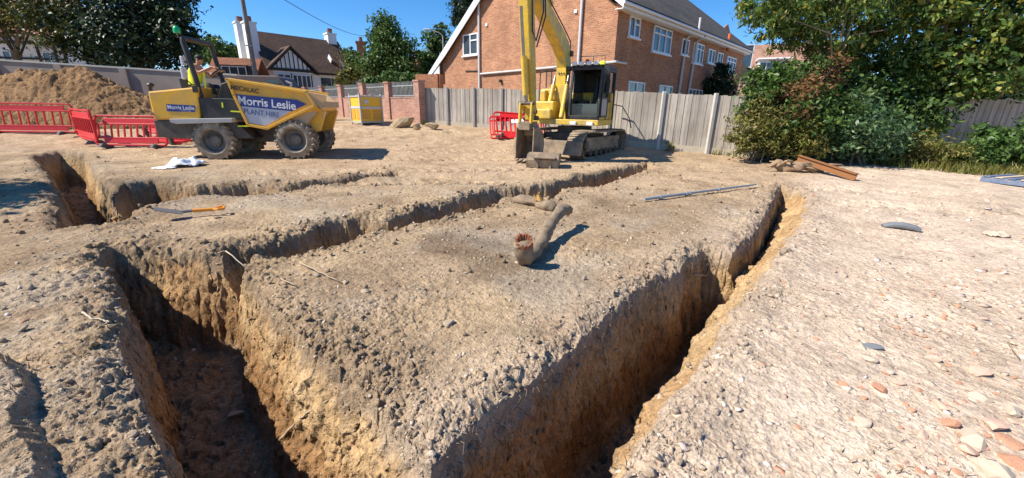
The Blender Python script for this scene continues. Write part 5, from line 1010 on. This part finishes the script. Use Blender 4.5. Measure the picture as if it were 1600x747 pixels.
def plant(name, label, cat, base, blobs, mat, nclump, per, size, seed, trunk=.12, bark='bark', limbs=7, stems=1, group=None, **kw):
    t = thing(name, label, cat, base, 0, group); O = Vector(base); bl = [(Vector(b[0])-O, b[1] if hasattr(b[1], '__len__') else (b[1],)*3) for b in blobs]
    cr, cc = leaf_cloud('crown' if trunk > .05 else 'foliage', bl, nclump, per, size, mat, t, seed, **kw)
    rg = random.Random(seed); q = MB(); top = sum((b[0] for b in bl), Vector())/len(bl)
    for s in range(stems):
        o = Vector((rg.uniform(-.3, .3), rg.uniform(-.3, .3), 0))*(stems > 1); mid = o.lerp(top, .5)+Vector((rg.uniform(-.15, .15), rg.uniform(-.15, .15), 0))*top.length*.3
        q.tube([o-Vector((0, 0, .1)), o.lerp(mid, .5)+Vector((rg.uniform(-.1, .1), 0, 0)), mid, top], [trunk, trunk*.82, trunk*.6, trunk*.25], 8)
        for i in range(limbs):
            e = Vector(cc[rg.randrange(len(cc))]); a = o.lerp(mid, .6).lerp(top, rg.uniform(0, .8)); m_ = a.lerp(e, .5)+Vector((rg.uniform(-.1, .1), rg.uniform(-.1, .1), .12))*(e-a).length; r0 = trunk*rg.uniform(.22, .42); q.tube([a, m_, e], [r0, r0*.6, r0*.18], 6)
    q.build('trunk' if trunk > .05 else 'stems', M[bark], t, smooth=True); return t
def blob(px, py, rx, ry, dep, rz=None): k = dep/620; return (DP(px, py, dep), (rx*k, (rz or rx)*k, ry*k))
def gbase(px, py, dep, z=None): p = DP(px, py, dep); return (p.x, p.y, float(zb(p.x, p.y)) if z is None else z)
plant('tree', 'very dark leafy tree towering over the grey wall at left', 'tree', gbase(205, 110, 25.5), [blob(190, 40, 75, 55, 25), blob(250, 25, 50, 45, 26), blob(280, 50, 28, 38, 25), blob(140, 62, 50, 40, 25), blob(215, 85, 75, 24, 25.5), blob(170, -30, 80, 50, 26), blob(260, -30, 50, 40, 26)], M['leaf_dark'], 620, 46, .26, 1, trunk=.3, limbs=14, clump=.2)
plant('tree', 'olive yellow tree at the far left above the timbered house', 'tree', gbase(20, 100, 27), [blob(20, 5, 70, 45, 25), blob(85, 20, 45, 38, 24), blob(-60, 0, 60, 60, 25), blob(95, 62, 28, 18, 23.5), blob(45, -50, 70, 40, 25)], M['leaf_olive'], 420, 40, .22, 2, trunk=.25, limbs=10, clump=.2)
plant('tree', 'leafy tree standing beyond the left edge of the site', 'tree', (-14.3, 4.6, 0), [(Vector((-14.3, 4.6, 5.2)), (1.9, 1.6, 1.3)), (Vector((-13.6, 5.4, 4.5)), (1.4, 1.2, 1.0)), (Vector((-15.4, 3.9, 5.0)), (1.6, 1.4, 1.2))], M['leaf_mid'], 200, 40, .24, 3, trunk=.16)
plant('tree', 'rounded light green tree rising behind the red roofed house', 'tree', gbase(335, 110, 58, .9), [blob(333, 78, 24, 17, 58), blob(352, 88, 16, 12, 58), blob(312, 88, 16, 12, 58)], M['leaf_bright'], 130, 40, .5, 4, trunk=.3)
plant('tree', 'small green tree top between the driver and the white chimneys', 'tree', gbase(374, 110, 62, .9), [blob(372, 84, 12, 14, 62)], M['leaf_mid'], 50, 36, .5, 5, trunk=.2)
plant('tree', 'dense dark green tree beside the brick chimney', 'tree', gbase(606, 140, 33, .9), [blob(604, 60, 24, 30, 33), blob(615, 85, 34, 35, 33), blob(590, 105, 30, 28, 33), blob(628, 112, 24, 22, 33), blob(604, 44, 13, 16, 33)], M['leaf_mid'], 420, 44, .27, 6, trunk=.3, clump=.2)
plant('tree', 'lighter feathery tree left of the long white bargeboard', 'tree', gbase(680, 140, 36, .9), [blob(682, 70, 22, 26, 36), blob(668, 95, 20, 20, 36), blob(690, 50, 14, 16, 36), blob(676, 115, 22, 15, 36)], M['leaf_mid'], 150, 36, .3, 7, trunk=.22)
plant('pine_tree', 'dark pine showing above the sloping roof edge of the brick house', 'tree', gbase(722, 140, 40, .9), [blob(722, 18, 20, 22, 40), blob(735, -5, 22, 18, 40), blob(712, 30, 12, 10, 40), blob(728, 50, 14, 30, 40)], M['leaf_dark'], 190, 44, .3, 8, trunk=.3, aspect=.25)
plant('shrub', 'bare pinkish grey shrub beside the right chimney of the white house', 'shrub', gbase(540, 130, 37, .9), [blob(538, 95, 20, 26, 37)], M['leaf_dry'], 30, 6, .18, 9, trunk=.07, limbs=40, bark='palebark')
plant('shrub', 'yellow green bush at the right end of the white house', 'shrub', gbase(542, 135, 34, .9), [blob(540, 122, 14, 11, 34), blob(552, 112, 8, 14, 35)], M['leaf_yellow'], 90, 40, .25, 10, trunk=.06)
plant('shrub', 'dark ivy covered trunk between the white house and the cottage', 'shrub', gbase(554, 135, 35, .9), [blob(553, 105, 9, 26, 36), blob(545, 90, 16, 12, 44)], M['leaf_mid'], 110, 36, .26, 11, trunk=.12)
plant('shrub', 'bright green bush behind the iron railings', 'shrub', gbase(628, 145, 25), [blob(610, 124, 18, 11, 25), blob(640, 125, 17, 10, 25), blob(580, 130, 16, 8, 26)], M['leaf_bright'], 170, 36, .2, 12, trunk=.06)
plant('shrub', 'low dark hedge seen through the railings of the brick wall', 'hedge', gbase(600, 150, 26), [blob(530, 146, 30, 10, 28), blob(585, 144, 25, 10, 25.5), blob(630, 143, 25, 10, 23)], M['leaf_mid'], 170, 36, .18, 13, trunk=.05)
P_ = H0+Matrix.Rotation(R(46), 3, 'Z') @ Vector((11.2, -.75, 0)); plant('climbing_shrub', 'dark climbing shrub growing against the shaded side of the brick house', 'shrub', (P_.x, P_.y, .8), [(Vector((P_.x, P_.y, 3.2)), (1.0, .7, .9)), (Vector((P_.x+.3, P_.y+.3, 2.2)), (1.2, .7, 1.0)), (Vector((P_.x-.3, P_.y-.3, 3.9)), (.5, .4, .6))], M['leaf_dark'], 160, 40, .16, 14, trunk=.06)
# right hand trees and shrubs
plant('tree', 'tree with narrow drooping leaves hanging in from the top at right', 'tree', gbase(1330, 235, 14.6), [blob(1290, 10, 90, 45, 13.5), blob(1210, 18, 55, 28, 12.5), blob(1165, 5, 28, 20, 12), blob(1225, 52, 42, 22, 12.8), blob(1290, 70, 45, 28, 13.4),  blob(1255, 55, 40, 26, 13.5), blob(1350, 60, 50, 45, 14), blob(1300, -50, 110, 50, 13.5), blob(1330, 105, 45, 35, 14)], M['leaf_tree'], 680, 32, .17, 20, trunk=.14, limbs=26, aspect=.34, droop=.7, clump=.14, bark='palebark')
plant('tree', 'large tree with broad leaves and a leaning trunk at the right edge', 'tree', gbase(1432, 240, 14.8), [blob(1450, 20, 75, 55, 13.5), blob(1560, 30, 80, 65, 13), blob(1500, 100, 85, 45, 13.5), blob(1590, 112, 60, 42, 13.2), blob(1520, 135, 50, 22, 13.4), blob(1420, 105, 40, 60, 13.8), blob(1500, -50, 140, 60, 13.5), blob(1640, 40, 60, 90, 13), blob(1480, 140, 40, 14, 13.8)], M['leaf_tree'], 650, 32, .20, 21, trunk=.2, limbs=26, aspect=.55, droop=.35, clump=.15)
plant('shrub', 'dark green shrub mass under the two large trees', 'shrub', gbase(1400, 240, 13.8), [blob(1400, 150, 55, 60, 13.8), blob(1350, 120, 45, 45, 14), blob(1330, 190, 50, 40, 13.6), blob(1440, 190, 45, 45, 13.9), blob(1290, 150, 50, 55, 14)], M['leaf_mid'], 330, 38, .17, 22, trunk=.08, stems=3)
plant('shrub', 'bushy yellow green bramble at the end of the grey fence', 'shrub', gbase(1185, 242, 11.9), [blob(1180, 200, 36, 42, 11.7), blob(1160, 222, 20, 22, 11.6), blob(1220, 215, 34, 32, 11.6), blob(1262, 222, 28, 26, 11.4), blob(1192, 165, 22, 24, 11.8)], M['leaf_yellow'], 260, 34, .11, 23, trunk=.03, stems=6, aspect=.4)
plant('shrub', 'mid green shrub before the pale tiled roof', 'shrub', gbase(1215, 240, 12.6), [blob(1205, 128, 38, 30, 12.2), blob(1185, 155, 28, 28, 12.0), blob(1240, 180, 50, 42, 11.8), blob(1290, 185, 40, 45, 11.6), blob(1250, 115, 30, 26, 12.6)], M['leaf_mid'], 400, 36, .13, 24, trunk=.05, stems=4)
plant('shrub', 'dead shrub with rusty brown leaves among the green ones', 'shrub', gbase(1255, 242, 12.2), [blob(1256, 150, 40, 30, 11.3), blob(1240, 180, 22, 18, 11.2), blob(1290, 115, 34, 26, 12.6), blob(1225, 120, 16, 26, 12.4)], M['leaf_dry'], 75, 24, .12, 25, trunk=.04, stems=4, clump=.2)
plant('shrub', 'broad bright blue green bush in the middle of the right hand shrubs', 'shrub', gbase(1335, 250, 11.7), [blob(1330, 205, 55, 42, 11.7), blob(1380, 220, 35, 32, 11.7), blob(1295, 222, 30, 28, 11.7), blob(1340, 170, 30, 25, 12)], M['leaf_blue'], 330, 36, .12, 26, trunk=.04, stems=5)
plant('weeds', 'tall dry weeds mixed with green ones right of the bright bush', 'weeds', gbase(1450, 255, 11.6), [blob(1440, 230, 35, 24, 11.6), blob(1480, 240, 30, 20, 11.3), blob(1410, 240, 25, 20, 11.6)], M['leaf_yellow'], 150, 26, .11, 27, trunk=.02, stems=14, aspect=.35)
plant('shrub', 'green bramble bush before the shaded fence at the right edge', 'shrub', gbase(1555, 262, 11.4), [blob(1550, 240, 45, 28, 11.4), blob(1600, 232, 40, 36, 11.3), blob(1510, 248, 30, 20, 11.4), blob(1640, 225, 40, 45, 11.2), blob(1545, 212, 22, 16, 12)], M['leaf_bright'], 320, 36, .13, 28, trunk=.04, stems=6)
plant('hedge', 'tall dark hedge beyond the shaded fence at the right edge', 'hedge', gbase(1540, 200, 19), [blob(1460, 140, 40, 40, 18.5), blob(1530, 138, 50, 38, 18.5), blob(1610, 135, 50, 40, 18), blob(1680, 135, 50, 40, 18), blob(1560, 100, 60, 40, 19)], M['leaf_dark'], 330, 36, .26, 41, trunk=.09, stems=3)
# weeds along the foot of the shrubs: nobody could count the blades
def blades(name, n, fn, hmin, hmax, mat, seed):
    rg = np.random.default_rng(seed); P = np.array([fn(rg) for _ in range(n)]); z = ground(P[:, 0], P[:, 1])[0]; h = rg.uniform(hmin, hmax, n)[:, None]; a = rg.uniform(0, 6.28, n); d = np.stack([np.cos(a), np.sin(a), 0*a], 1); l = rg.normal(0, .35, (n, 3))*h; l[:, 2] = 0
    B = np.stack([P[:, 0], P[:, 1], z-.02], 1); w = h*.05+.004; up = np.array([0, 0, 1.])
    V = np.stack([B-d*w, B+d*w, B+d*w*.5+up*h*.6+l*.4, B-d*w*.5+up*h*.6+l*.4, B+up*h+l, B+up*h+l+d*.002], 1).reshape(-1, 3); i = np.arange(n)[:, None]*6
    Q = np.concatenate([i+np.array([[0, 1, 2, 3]]), i+np.array([[3, 2, 5, 4]])]); return np_mesh(name, V, Q, mat)
FOOT = [(1110, 240), (1180, 245), (1260, 243), (1340, 252), (1420, 262), (1500, 270), (1560, 276), (1640, 280)]
def footpt(rg):
    t = rg.random()*(len(FOOT)-1); i = int(t); t -= i; px = FOOT[i][0]*(1-t)+FOOT[i+1][0]*t; py = FOOT[i][1]*(1-t)+FOOT[i+1][1]*t-abs(rg.normal(0, 7))+2; p = G(px, py); return (p.x, p.y)
tag(blades('grass', 2600, footpt, .06, .35, M['leaf_yellow'], 31), 'grass and weeds growing along the foot of the shrubs', 'grass', kind='stuff')
plant('weed', 'small green weed at the foot of the grey fence beside the brick wall', 'weed', tuple(G(664, 196)), [(G(664, 196)+Vector((0, 0, .12)), .16)], M['leaf_bright'], 12, 12, .09, 32, trunk=.01, limbs=3)
p = G(826, 291); p.z = gz(p.x, p.y-.1); plant('weed', 'tiny bright green sprig at the edge of the cross trench', 'weed', tuple(p), [(p+Vector((0, 0, .09)), .075)], M['leaf_bright'], 6, 8, .07, 33, trunk=.006, limbs=3)
p = G(1015, 232); plant('weed', 'dry yellow tuft at the foot of the fence right of the excavator', 'weed', tuple(G(1046, 236)), [(G(1046, 236)+Vector((0, 0, .2)), .22)], M['leaf_yellow'], 14, 10, .12, 34, trunk=.01, aspect=.2)
# ------------------------------------------------------------------ things lying on the site
M['logbark'] = worn('log_bark', (.20, .14, .09), (.36, .28, .2), .75, 12, .9, 0, .5, .2); M['torn'] = worn('torn_wood', (.27, .10, .045), (.2, .06, .03), .6, 20, .8, 0, .4); M['yellowwood'] = worn('yellow_wood', (.60, .38, .12), (.5, .3, .15), .5, 20, .8)
M['rootbark'] = worn('root_bark', (.26, .16, .09), (.44, .33, .22), .7, 9, .9, 0, .5, .2); M['hairroot'] = plain('hair_root', (.20, .14, .09), .9); M['root'] = plain('root', (.40, .30, .20), .9, var=.3, scale=20); M['palerope'] = plain('pale_root', (.46, .385, .28), .8); M['rust'] = worn('rusty_steel', (.27, .125, .05), (.30, .12, .05), .6, 5, .8, 0, .3, .3)
M['steelpipe'] = worn('grey_steel_pipe', (.26, .29, .32), (.5, .4, .28), .35, 9, .45); M['sheet'] = plain('black_sheet', (.05, .055, .07), .3); M['bluepaint'] = worn('blue_pallet_paint', (.09, .14, .25), (.4, .36, .3), .5, 6, .6); M['bag'] = plain('white_plastic', (.85, .86, .88), .35)
M['orangepl'] = plain('orange_plastic', (.80, .30, .03), .4); M['steelblade'] = worn('steel_blade', (.30, .26, .22), (.3, .24, .17), .6, 8, .45, .6); M['slate'] = plain('slate', (.17, .18, .19), .7, var=.3, scale=20)
def on(px, py, dz=0.): p = G(px, py); p.z = gz(p.x, p.y)+dz; return p
# broken branch with its torn end
a = on(822, 412); b = on(888, 352); d = (b-a); n = Vector((d.y, -d.x, 0)).normalized()
lg = thing('broken_branch', 'thick bent branch with a torn reddish end lying on the earth block', 'log', a)
p = [Vector((-.03, -.12, .275)), Vector((-.015, -.085, .17)), Vector((.0, -.02, .085)), Vector((.07, .10, .085)), d*.28+Vector((0, 0, .10)), d*.45+Vector((-.03, 0, .15)), d*.62+Vector((-.04, .02, .22)), d*.78+Vector((-.03, .02, .27)), d*.9+Vector((-.01, 0, .26)), d*.98+Vector((.0, 0, .20))]
r_ = [.092, .092, .088, .080, .072, .070, .068, .070, .066, .05]
def bark_noise(q, amp, sc, seed):
    V = np.array(q.v); c = V.mean(0); n = np.stack([vn3(V[:, 0]*sc+k*9.1, V[:, 1]*sc, V[:, 2]*sc, seed+k)-.5 for k in range(3)], 1)*2*amp; q.v = [tuple(v) for v in V+n]; return q
def dense(p, r, k=5):
    P = []; Rr = []
    for i in range(len(p)-1):
        a_, b_, c_, d_ = p[max(i-1, 0)], p[i], p[i+1], p[min(i+2, len(p)-1)]
        for j in range(k): t = j/k; P.append(.5*((2*b_)+(c_-a_)*t+(2*a_-5*b_+4*c_-d_)*t*t+(3*b_-a_-3*c_+d_)*t**3)); Rr.append(r[i]*(1-t)+r[i+1]*t)
    return P+[p[-1]], Rr+[r[-1]]
q = MB(); q.tube(*dense(p, r_), 18); bark_noise(q, .026, 8, 5); bark_noise(q, .016, 26, 8); o = q.build('bark', M['logbark'], lg, smooth='all'); q = MB(); ax = (p[0]-p[1]).normalized(); u_ = ax.cross(Vector((1, 0, 0))).normalized(); v_ = ax.cross(u_)
rv = []; nn_ = 30; hh = [random.choice((.0, .006, .012, .02, .034))*random.uniform(.6, 1.3) for _ in range(nn_)]
for i in range(nn_):
    t_ = 2*math.pi*i/nn_; dr_ = u_*math.cos(t_)+v_*math.sin(t_); bk_ = max(0, dr_.y)*.05; jx = random.uniform(-.008, .008); rv += [p[0]+dr_*.090-ax*.03, p[0]+dr_*(.088+jx)+ax*(hh[i]+bk_), p[0]+dr_*(.066+jx)+ax*(hh[i]*.8+bk_), p[0]+dr_*.045-ax*.03]
q.add(rv, [(4*i+k, 4*((i+1) % nn_)+k, 4*((i+1) % nn_)+k+1, 4*i+k+1) for i in range(nn_) for k in range(3)])
q.tube([p[0]-ax*.07, p[0]-ax*.022], .07, 12, 1); q.build('torn_end', [M['torn'], plain('hollow_wood', (.05, .025, .012), .9)], lg)
q = MB(); c = p[-1]; 
for i in range(6): q.tube([c+Vector((random.uniform(-.03, .03), 0, random.uniform(-.03, .03))), c+d.normalized()*random.uniform(.03, .08)+Vector((0, 0, random.uniform(-.03, .03)))], [.02, .005], 5)
q.build('torn_end', M['torn'], lg)
a = on(806, 316); b = on(868, 330); st = thing('split_stump', 'split pale stump with torn yellow wood at the edge of the cross trench', 'stump', a); d = b-a; q = MB(); q.tube(*dense([Vector((0, 0, .08)), d*.3+Vector((0, 0, .1)), d*.6+Vector((0, 0, .08)), d*.85+Vector((.0, 0, .09)), d*1.0+Vector((0, 0, .06))], [.08, .10, .10, .13, .08]), 14); q.v = [(v[0], v[1], v[2]*.62) for v in q.v]; bark_noise(q, .04, 8, 15); bark_noise(q, .015, 30, 18); q.build('bark', M['logbark'], st, smooth='all'); q = MB()
for i in range(9): c = d*random.uniform(.5, .65)+Vector((0, -.05, .12)); q.tube([c, c+Vector((random.uniform(-.08, .08), random.uniform(-.06, .02), random.uniform(.05, .16)))], [.03, .006], 5)
q.build('torn_wood', M['yellowwood'], st)
# spade
a = on(246, 345, .06); b = on(352, 335, .07); sp = thing('spade', 'spade with an orange handle lying on the bank between the trenches', 'spade', a); d = b-a; dn = d.normalized(); sd = Vector((-dn.y, dn.x, 0)); L = d.length
q = MB(); w_ = .10; vs = []
for i, t_ in enumerate((0, .1, .2, .3)):
    for j in (-1, 0, 1): vs.append(dn*t_+sd*(w_*j*(.75 if i == 0 else 1))+Vector((0, 0, .10-t_*.3+(.018 if j == 0 else 0))))
vs2 = [v+Vector((0, 0, .006)) for v in vs]; q.add(vs+vs2, [(i*3+j, i*3+j+1, i*3+j+4, i*3+j+3) for i in range(3) for j in range(2)]+[(12+i*3+j, 12+i*3+j+1, 12+i*3+j+4, 12+i*3+j+3) for i in range(3) for j in range(2)]); q.build('blade', M['steelblade'], sp, smooth=True)
q = MB(); q.tube([dn*.26+Vector((0, 0, .03)), dn*.42+Vector((0, 0, .03))], .022, 8); q.build('socket', M['steelblade'], sp, smooth=True)
q = MB(); q.tube([dn*.40+Vector((0, 0, .03)), dn*(L-.12)+Vector((0, 0, .02))], .026, 10); q.tube([dn*(L-.13)+Vector((0, 0, .02)), dn*(L-.06)+sd*.07+Vector((0, 0, .03)), dn*L+sd*.075+Vector((0, 0, .03)), dn*L-sd*.075+Vector((0, 0, .03)), dn*(L-.06)-sd*.07+Vector((0, 0, .03)), dn*(L-.13)+Vector((0, 0, .02))], .02, 8); q.build('handle', M['orangepl'], sp, smooth=True)
# steel rod
a = on(1006, 315, .05); b = on(1180, 294, .06); q = MB(); q.tube([Vector((0, 0, 0)), (b-a)*.33, (b-a)*.335, (b-a)], [.028, .028, .024, .02], 8); 
for t_ in (.12, .33, .36, .62): q.tube([(b-a)*t_, (b-a)*(t_+.02)], .04, 8)
o = q.build('steel_rod', M['steelpipe'], None, a, smooth=True); tag(o, 'long grey jointed steel rod lying across the earth block', 'rod')
# rusty beam, uprooted stump, black sheet
a = on(1336, 283, .09); b = DP(1247, 247, 10.6); be = thing('steel_beam', 'rusty steel beam propped up at one end before the shrubs', 'steel beam', a); d = b-a; dn = d.normalized(); sd = Vector((-dn.y, dn.x, 0)).normalized(); un = dn.cross(sd)
if un.z < 0: un = -un
q = MB(); q.beam((0, 0, 0), d, .018, .15, sd.cross(dn)); q.beam(un*.075, d+un*.075, .11, .018); q.beam(-un*.075, d-un*.075, .11, .018); q.build('beam', M['rust'], be)
a = on(1205, 268, .16); b = on(1285, 270, .08); ro = thing('uprooted_stump', 'uprooted tree stump with snapped roots under the rusty beam', 'stump', a); d = b-a; q = MB(); q.tube(*dense([Vector((-.05, 0, .05)), d*.15, d*.4+Vector((0, 0, .02)), d*.7+Vector((0, 0, .05)), d], [.05, .11, .15, .13, .08]), 14); bark_noise(q, .09, 5, 25)
for i in range(16): c = d*random.uniform(.1, 1); e = c+Vector((random.uniform(-.4, .5), random.uniform(-.35, .2), random.uniform(-.15, .25))); q.tube([c, c.lerp(e, .5)+Vector((0, 0, .05)), e], [.05, .035, .012], 6)
bark_noise(q, .02, 18, 28); q.build('trunk', M['rootbark'], ro, smooth='all')
def crumple(name, label, cat, px, py, w, l, h, mat, seed, rz=0., n=26):
    g = np.linspace(-1, 1, n); U, V_ = np.meshgrid(g, g, indexing='ij'); f = np.clip(1.15-np.hypot(U, V_)**2.2, 0, 1)**.5
    nz_ = fb2(U*3+seed, V_*3, 1., 4, seed); Z = h*f*(.55+.9*nz_); X = U*w*(1+.25*fb2(U+seed, V_, .8, 2, seed+3)); Y = V_*l*(1+.25*fb2(U, V_+seed, .8, 2, seed+4))
    P = np.stack([X.ravel(), Y.ravel(), np.maximum(Z, -.02).ravel()], 1); i = np.arange(n-1)[:, None]*n; j = np.arange(n-1)[None, :]; Q = np.stack([i+j, i+n+j, i+n+j+1, i+j+1], -1).reshape(-1, 4)
    keep = f.ravel()[Q].min(1) > .05; o = np_mesh(name, P, Q[keep], mat, smooth=False); o.location = on(px, py, .01); o.rotation_euler = (0, 0, rz); sm = o.modifiers.new('thick', 'SOLIDIFY'); sm.thickness = .006; return tag(o, label, cat)
crumple('plastic_sheet', 'black plastic sheet lying behind the uprooted stump', 'plastic sheet', 1222, 252, .85, .5, .16, M['sheet'], 3, .1)
crumple('plastic_bag', 'white crumpled plastic sheet on the soil before the dumper wheel', 'plastic bag', 292, 260, .42, .32, .22, M['bag'], 5, .4)
crumple('plastic_scrap', 'thin white plastic scrap trailing from the crumpled sheet', 'plastic scrap', 258, 264, .26, .10, .05, M['bag'], 9, .1, 18)
crumple('plastic_bag', 'pale half buried plastic bag on the far right rubble', 'plastic bag', 1556, 368, .15, .12, .06, M['palestone'], 11, .2, 18)
a = on(1408, 358, .0); rb = MB(); rb.tube([Vector((-.2, .08, .03)), Vector((-.1, .05, .07)), Vector((.02, .0, .075)), Vector((.13, -.06, .05)), Vector((.17, -.10, .015))], [.04, .06, .065, .055, .035], 10)
for i, v in enumerate(rb.v): rb.v[i] = (v[0], v[1], max(-.01, v[2]*.75))
o = rb.build('rubber_scrap', M['slate'], None, a, smooth=True); tag(o, 'dark grey curved piece of rubber lying on the pale rubble', 'rubber scrap')
o = put('slate_piece', stone_mesh('slate_piece', 91, M['slate'], (1, .45, .16)), 1356, 545, .085, 'dark grey slate splinter lying on the pale rubble', 'slate', None, (0.1, -.1, -.5))
o = put('slate_piece', stone_mesh('slate_piece', 92, M['slate'], (1, .6, .3)), 1350, 545+118, .05, 'dark edged flat slate piece low on the pale rubble', 'slate', None, (0, 0, .3))
# blue pallet
a = on(1600, 287); pt = thing('blue_pallet', 'faded blue pallet lying flat at the right edge of the site', 'pallet', a, R(20)); 
for i in range(5): q = MB(); q.box((-.05, -.4+i*.2, .135), (1.2, .12, .022)); q.build('slat', M['bluepaint'] if i % 2 == 0 else M['palestone'], pt, bevel=.004)
for x in (-.55, 0, .5): q = MB(); q.box((x-.03, 0, .06), (.1, 1.0, .12)); q.build('bearer', M['bluepaint'], pt, bevel=.004)
# boulders by the brick wall
for (px, py, dims, rot, lab) in ((632, 199, (.85, .34, .30), (.1, -.5, -.15), 'long tan boulder propped at an angle before the brick wall'), (652, 203, (.22, .2, .2), (0, 0, 0), 'small round tan boulder right of the propped one'), (676, 205, (.34, .24, .16), (.0, .1, .2), 'low flat brown boulder at the foot of the grey fence')):
    me = stone_mesh('boulder', 97+px, worn('boulder_stone', (.42, .32, .20), (.3, .22, .14), .6, 4, .9, 0, .5, .2), (1, 1, 1), 3); p = G(px, py); o = bpy.data.objects.new('boulder', me); COL.objects.link(o); o.scale = dims; o.rotation_euler = rot; o.location = (p.x, p.y, gz(p.x, p.y)+dims[2]*.7+(.12 if px == 634 else 0)); tag(o, lab, 'boulder', 'boulders before the brick wall')
# twigs and roots
def hit(px, py, lift=.0):
    t = np.arange(.9, 9, .006); d = ray(px, py); X = d.x*t; Y = d.y*t; Z = H+d.z*t; z = ground(X, Y)[0]; i = int(np.argmax(Z < z)); return Vector((X[i], Y[i], z[i]))-d.normalized()*lift
def twig(label, pix, r, mat, lift=.02, cat='twig', name='twig', zoff=None, n=5):
    P = [on(x, y, lift) for x, y in pix] if zoff is None else [hit(x, y, .035) for x, y in pix]
    q = MB(); O = P[0]; Q = []
    for i in range(len(P)-1):
        for k in range(4): Q.append(P[i].lerp(P[i+1], k/4)-O+Vector((random.uniform(-1, 1), random.uniform(-1, 1), random.uniform(-.4, 1)))*r*.8)
    Q.append(P[-1]-O); q.tube(Q, [r*(1-.55*i/len(Q)) for i in range(len(Q))], n); o = q.build(name, M[mat], None, O, smooth='all'); return tag(o, label, cat)
twig('bent brown root sticking out of the sunlit wall of the left trench', [(440, 686), (458, 664), (482, 646), (512, 627)], .011, 'root', zoff=[2.05, 2.02, 1.98, 1.92], name='root', cat='root')
twig('thin straight twig lying at the left corner of the earth block', [(368, 520), (405, 488), (436, 462)], .006, 'root', zoff=[2.72, 2.78, 2.84])
twig('pale looped root on the bank left of the near trench', [(132, 490), (142, 502), (160, 504), (172, 508), (165, 517)], .009, 'palerope', .03, 'root', 'root')
twig('short pale stick at the left end of the cross trench', [(352, 388), (385, 401)], .008, 'palerope', .03)
twig('grey twig lying on the upper left part of the earth block', [(468, 412), (500, 428), (530, 442)], .010, 'root', .03)
twig('thin dark twig among stones at the upper left of the earth block', [(440, 440), (465, 452)], .007, 'root', .03)
twig('pale stick hanging over the shaded trench wall', [(780, 628), (793, 618)], .006, 'palerope', zoff=[1.80, 1.80]); twig('pale short root on the shaded wall near the pale rubble', [(960, 551), (972, 546)], .007, 'palerope', zoff=[2.42, 2.42], name='root', cat='root')
twig('white root end jutting from the right trench wall near the jog', [(1084, 434), (1104, 437)], .010, 'palerope', zoff=[3.45, 3.45], name='root', cat='root')
twig('thin dark twig on the pale rubble near the right edge', [(1575, 535), (1592, 560)], .006, 'root', .02); twig('grey stick lying on the ground right of the stump chunk', [(788, 300), (795, 290)], .012, 'root', .12)
def rootfringe(name, n, edge, seed, mat):
    """fine roots hanging out of the topsoil along a trench edge"""
    rg = random.Random(seed); q = MB(); E_ = [Vector((x, y, 0)) for x, y in edge]
    for _ in range(n):
        i = rg.randrange(len(E_)-1); p = E_[i].lerp(E_[i+1], rg.random()); z0 = gz(p.x-.08, p.y+.08)-rg.uniform(.03, .22); p.z = z0; d = (E_[i+1]-E_[i]).normalized(); nn = Vector((d.y, -d.x, 0)); L = rg.uniform(.05, .22); L *= .8; q.tube([p-nn*.04, p+nn*L*.25+Vector((0, 0, rg.uniform(-.02, .03))), p+nn*L*.4+d*rg.uniform(-.04, .04)-Vector((0, 0, L*.2)), p+nn*L*.42+d*rg.uniform(-.07, .07)-Vector((0, 0, L*.6))], [.003, .0025, .0018, .001], 4)
    return q.build(name, M[mat], None)
o = rootfringe('roots', 150, T2[2:14], 4, 'hairroot'); tag(o, 'fine roots fringing the edge of the long right trench', 'roots', kind='stuff')
o = rootfringe('roots', 60, T3[0:16], 6, 'hairroot'); tag(o, 'fine roots fringing the far edge of the cross trench', 'roots', kind='stuff')
def drygrass(rg):
    c = G(*[(25, 575), (10, 640), (1018, 690), (1425, 742), (1215, 470)][int(rg.integers(5))]); return (c.x+rg.normal(0, .14), c.y+rg.normal(0, .10))
o = blades('dry_grass', 420, drygrass, .02, .07, M['root'], 77); tag(o, 'short dry grass tufts on the near banks', 'dry grass', kind='stuff')
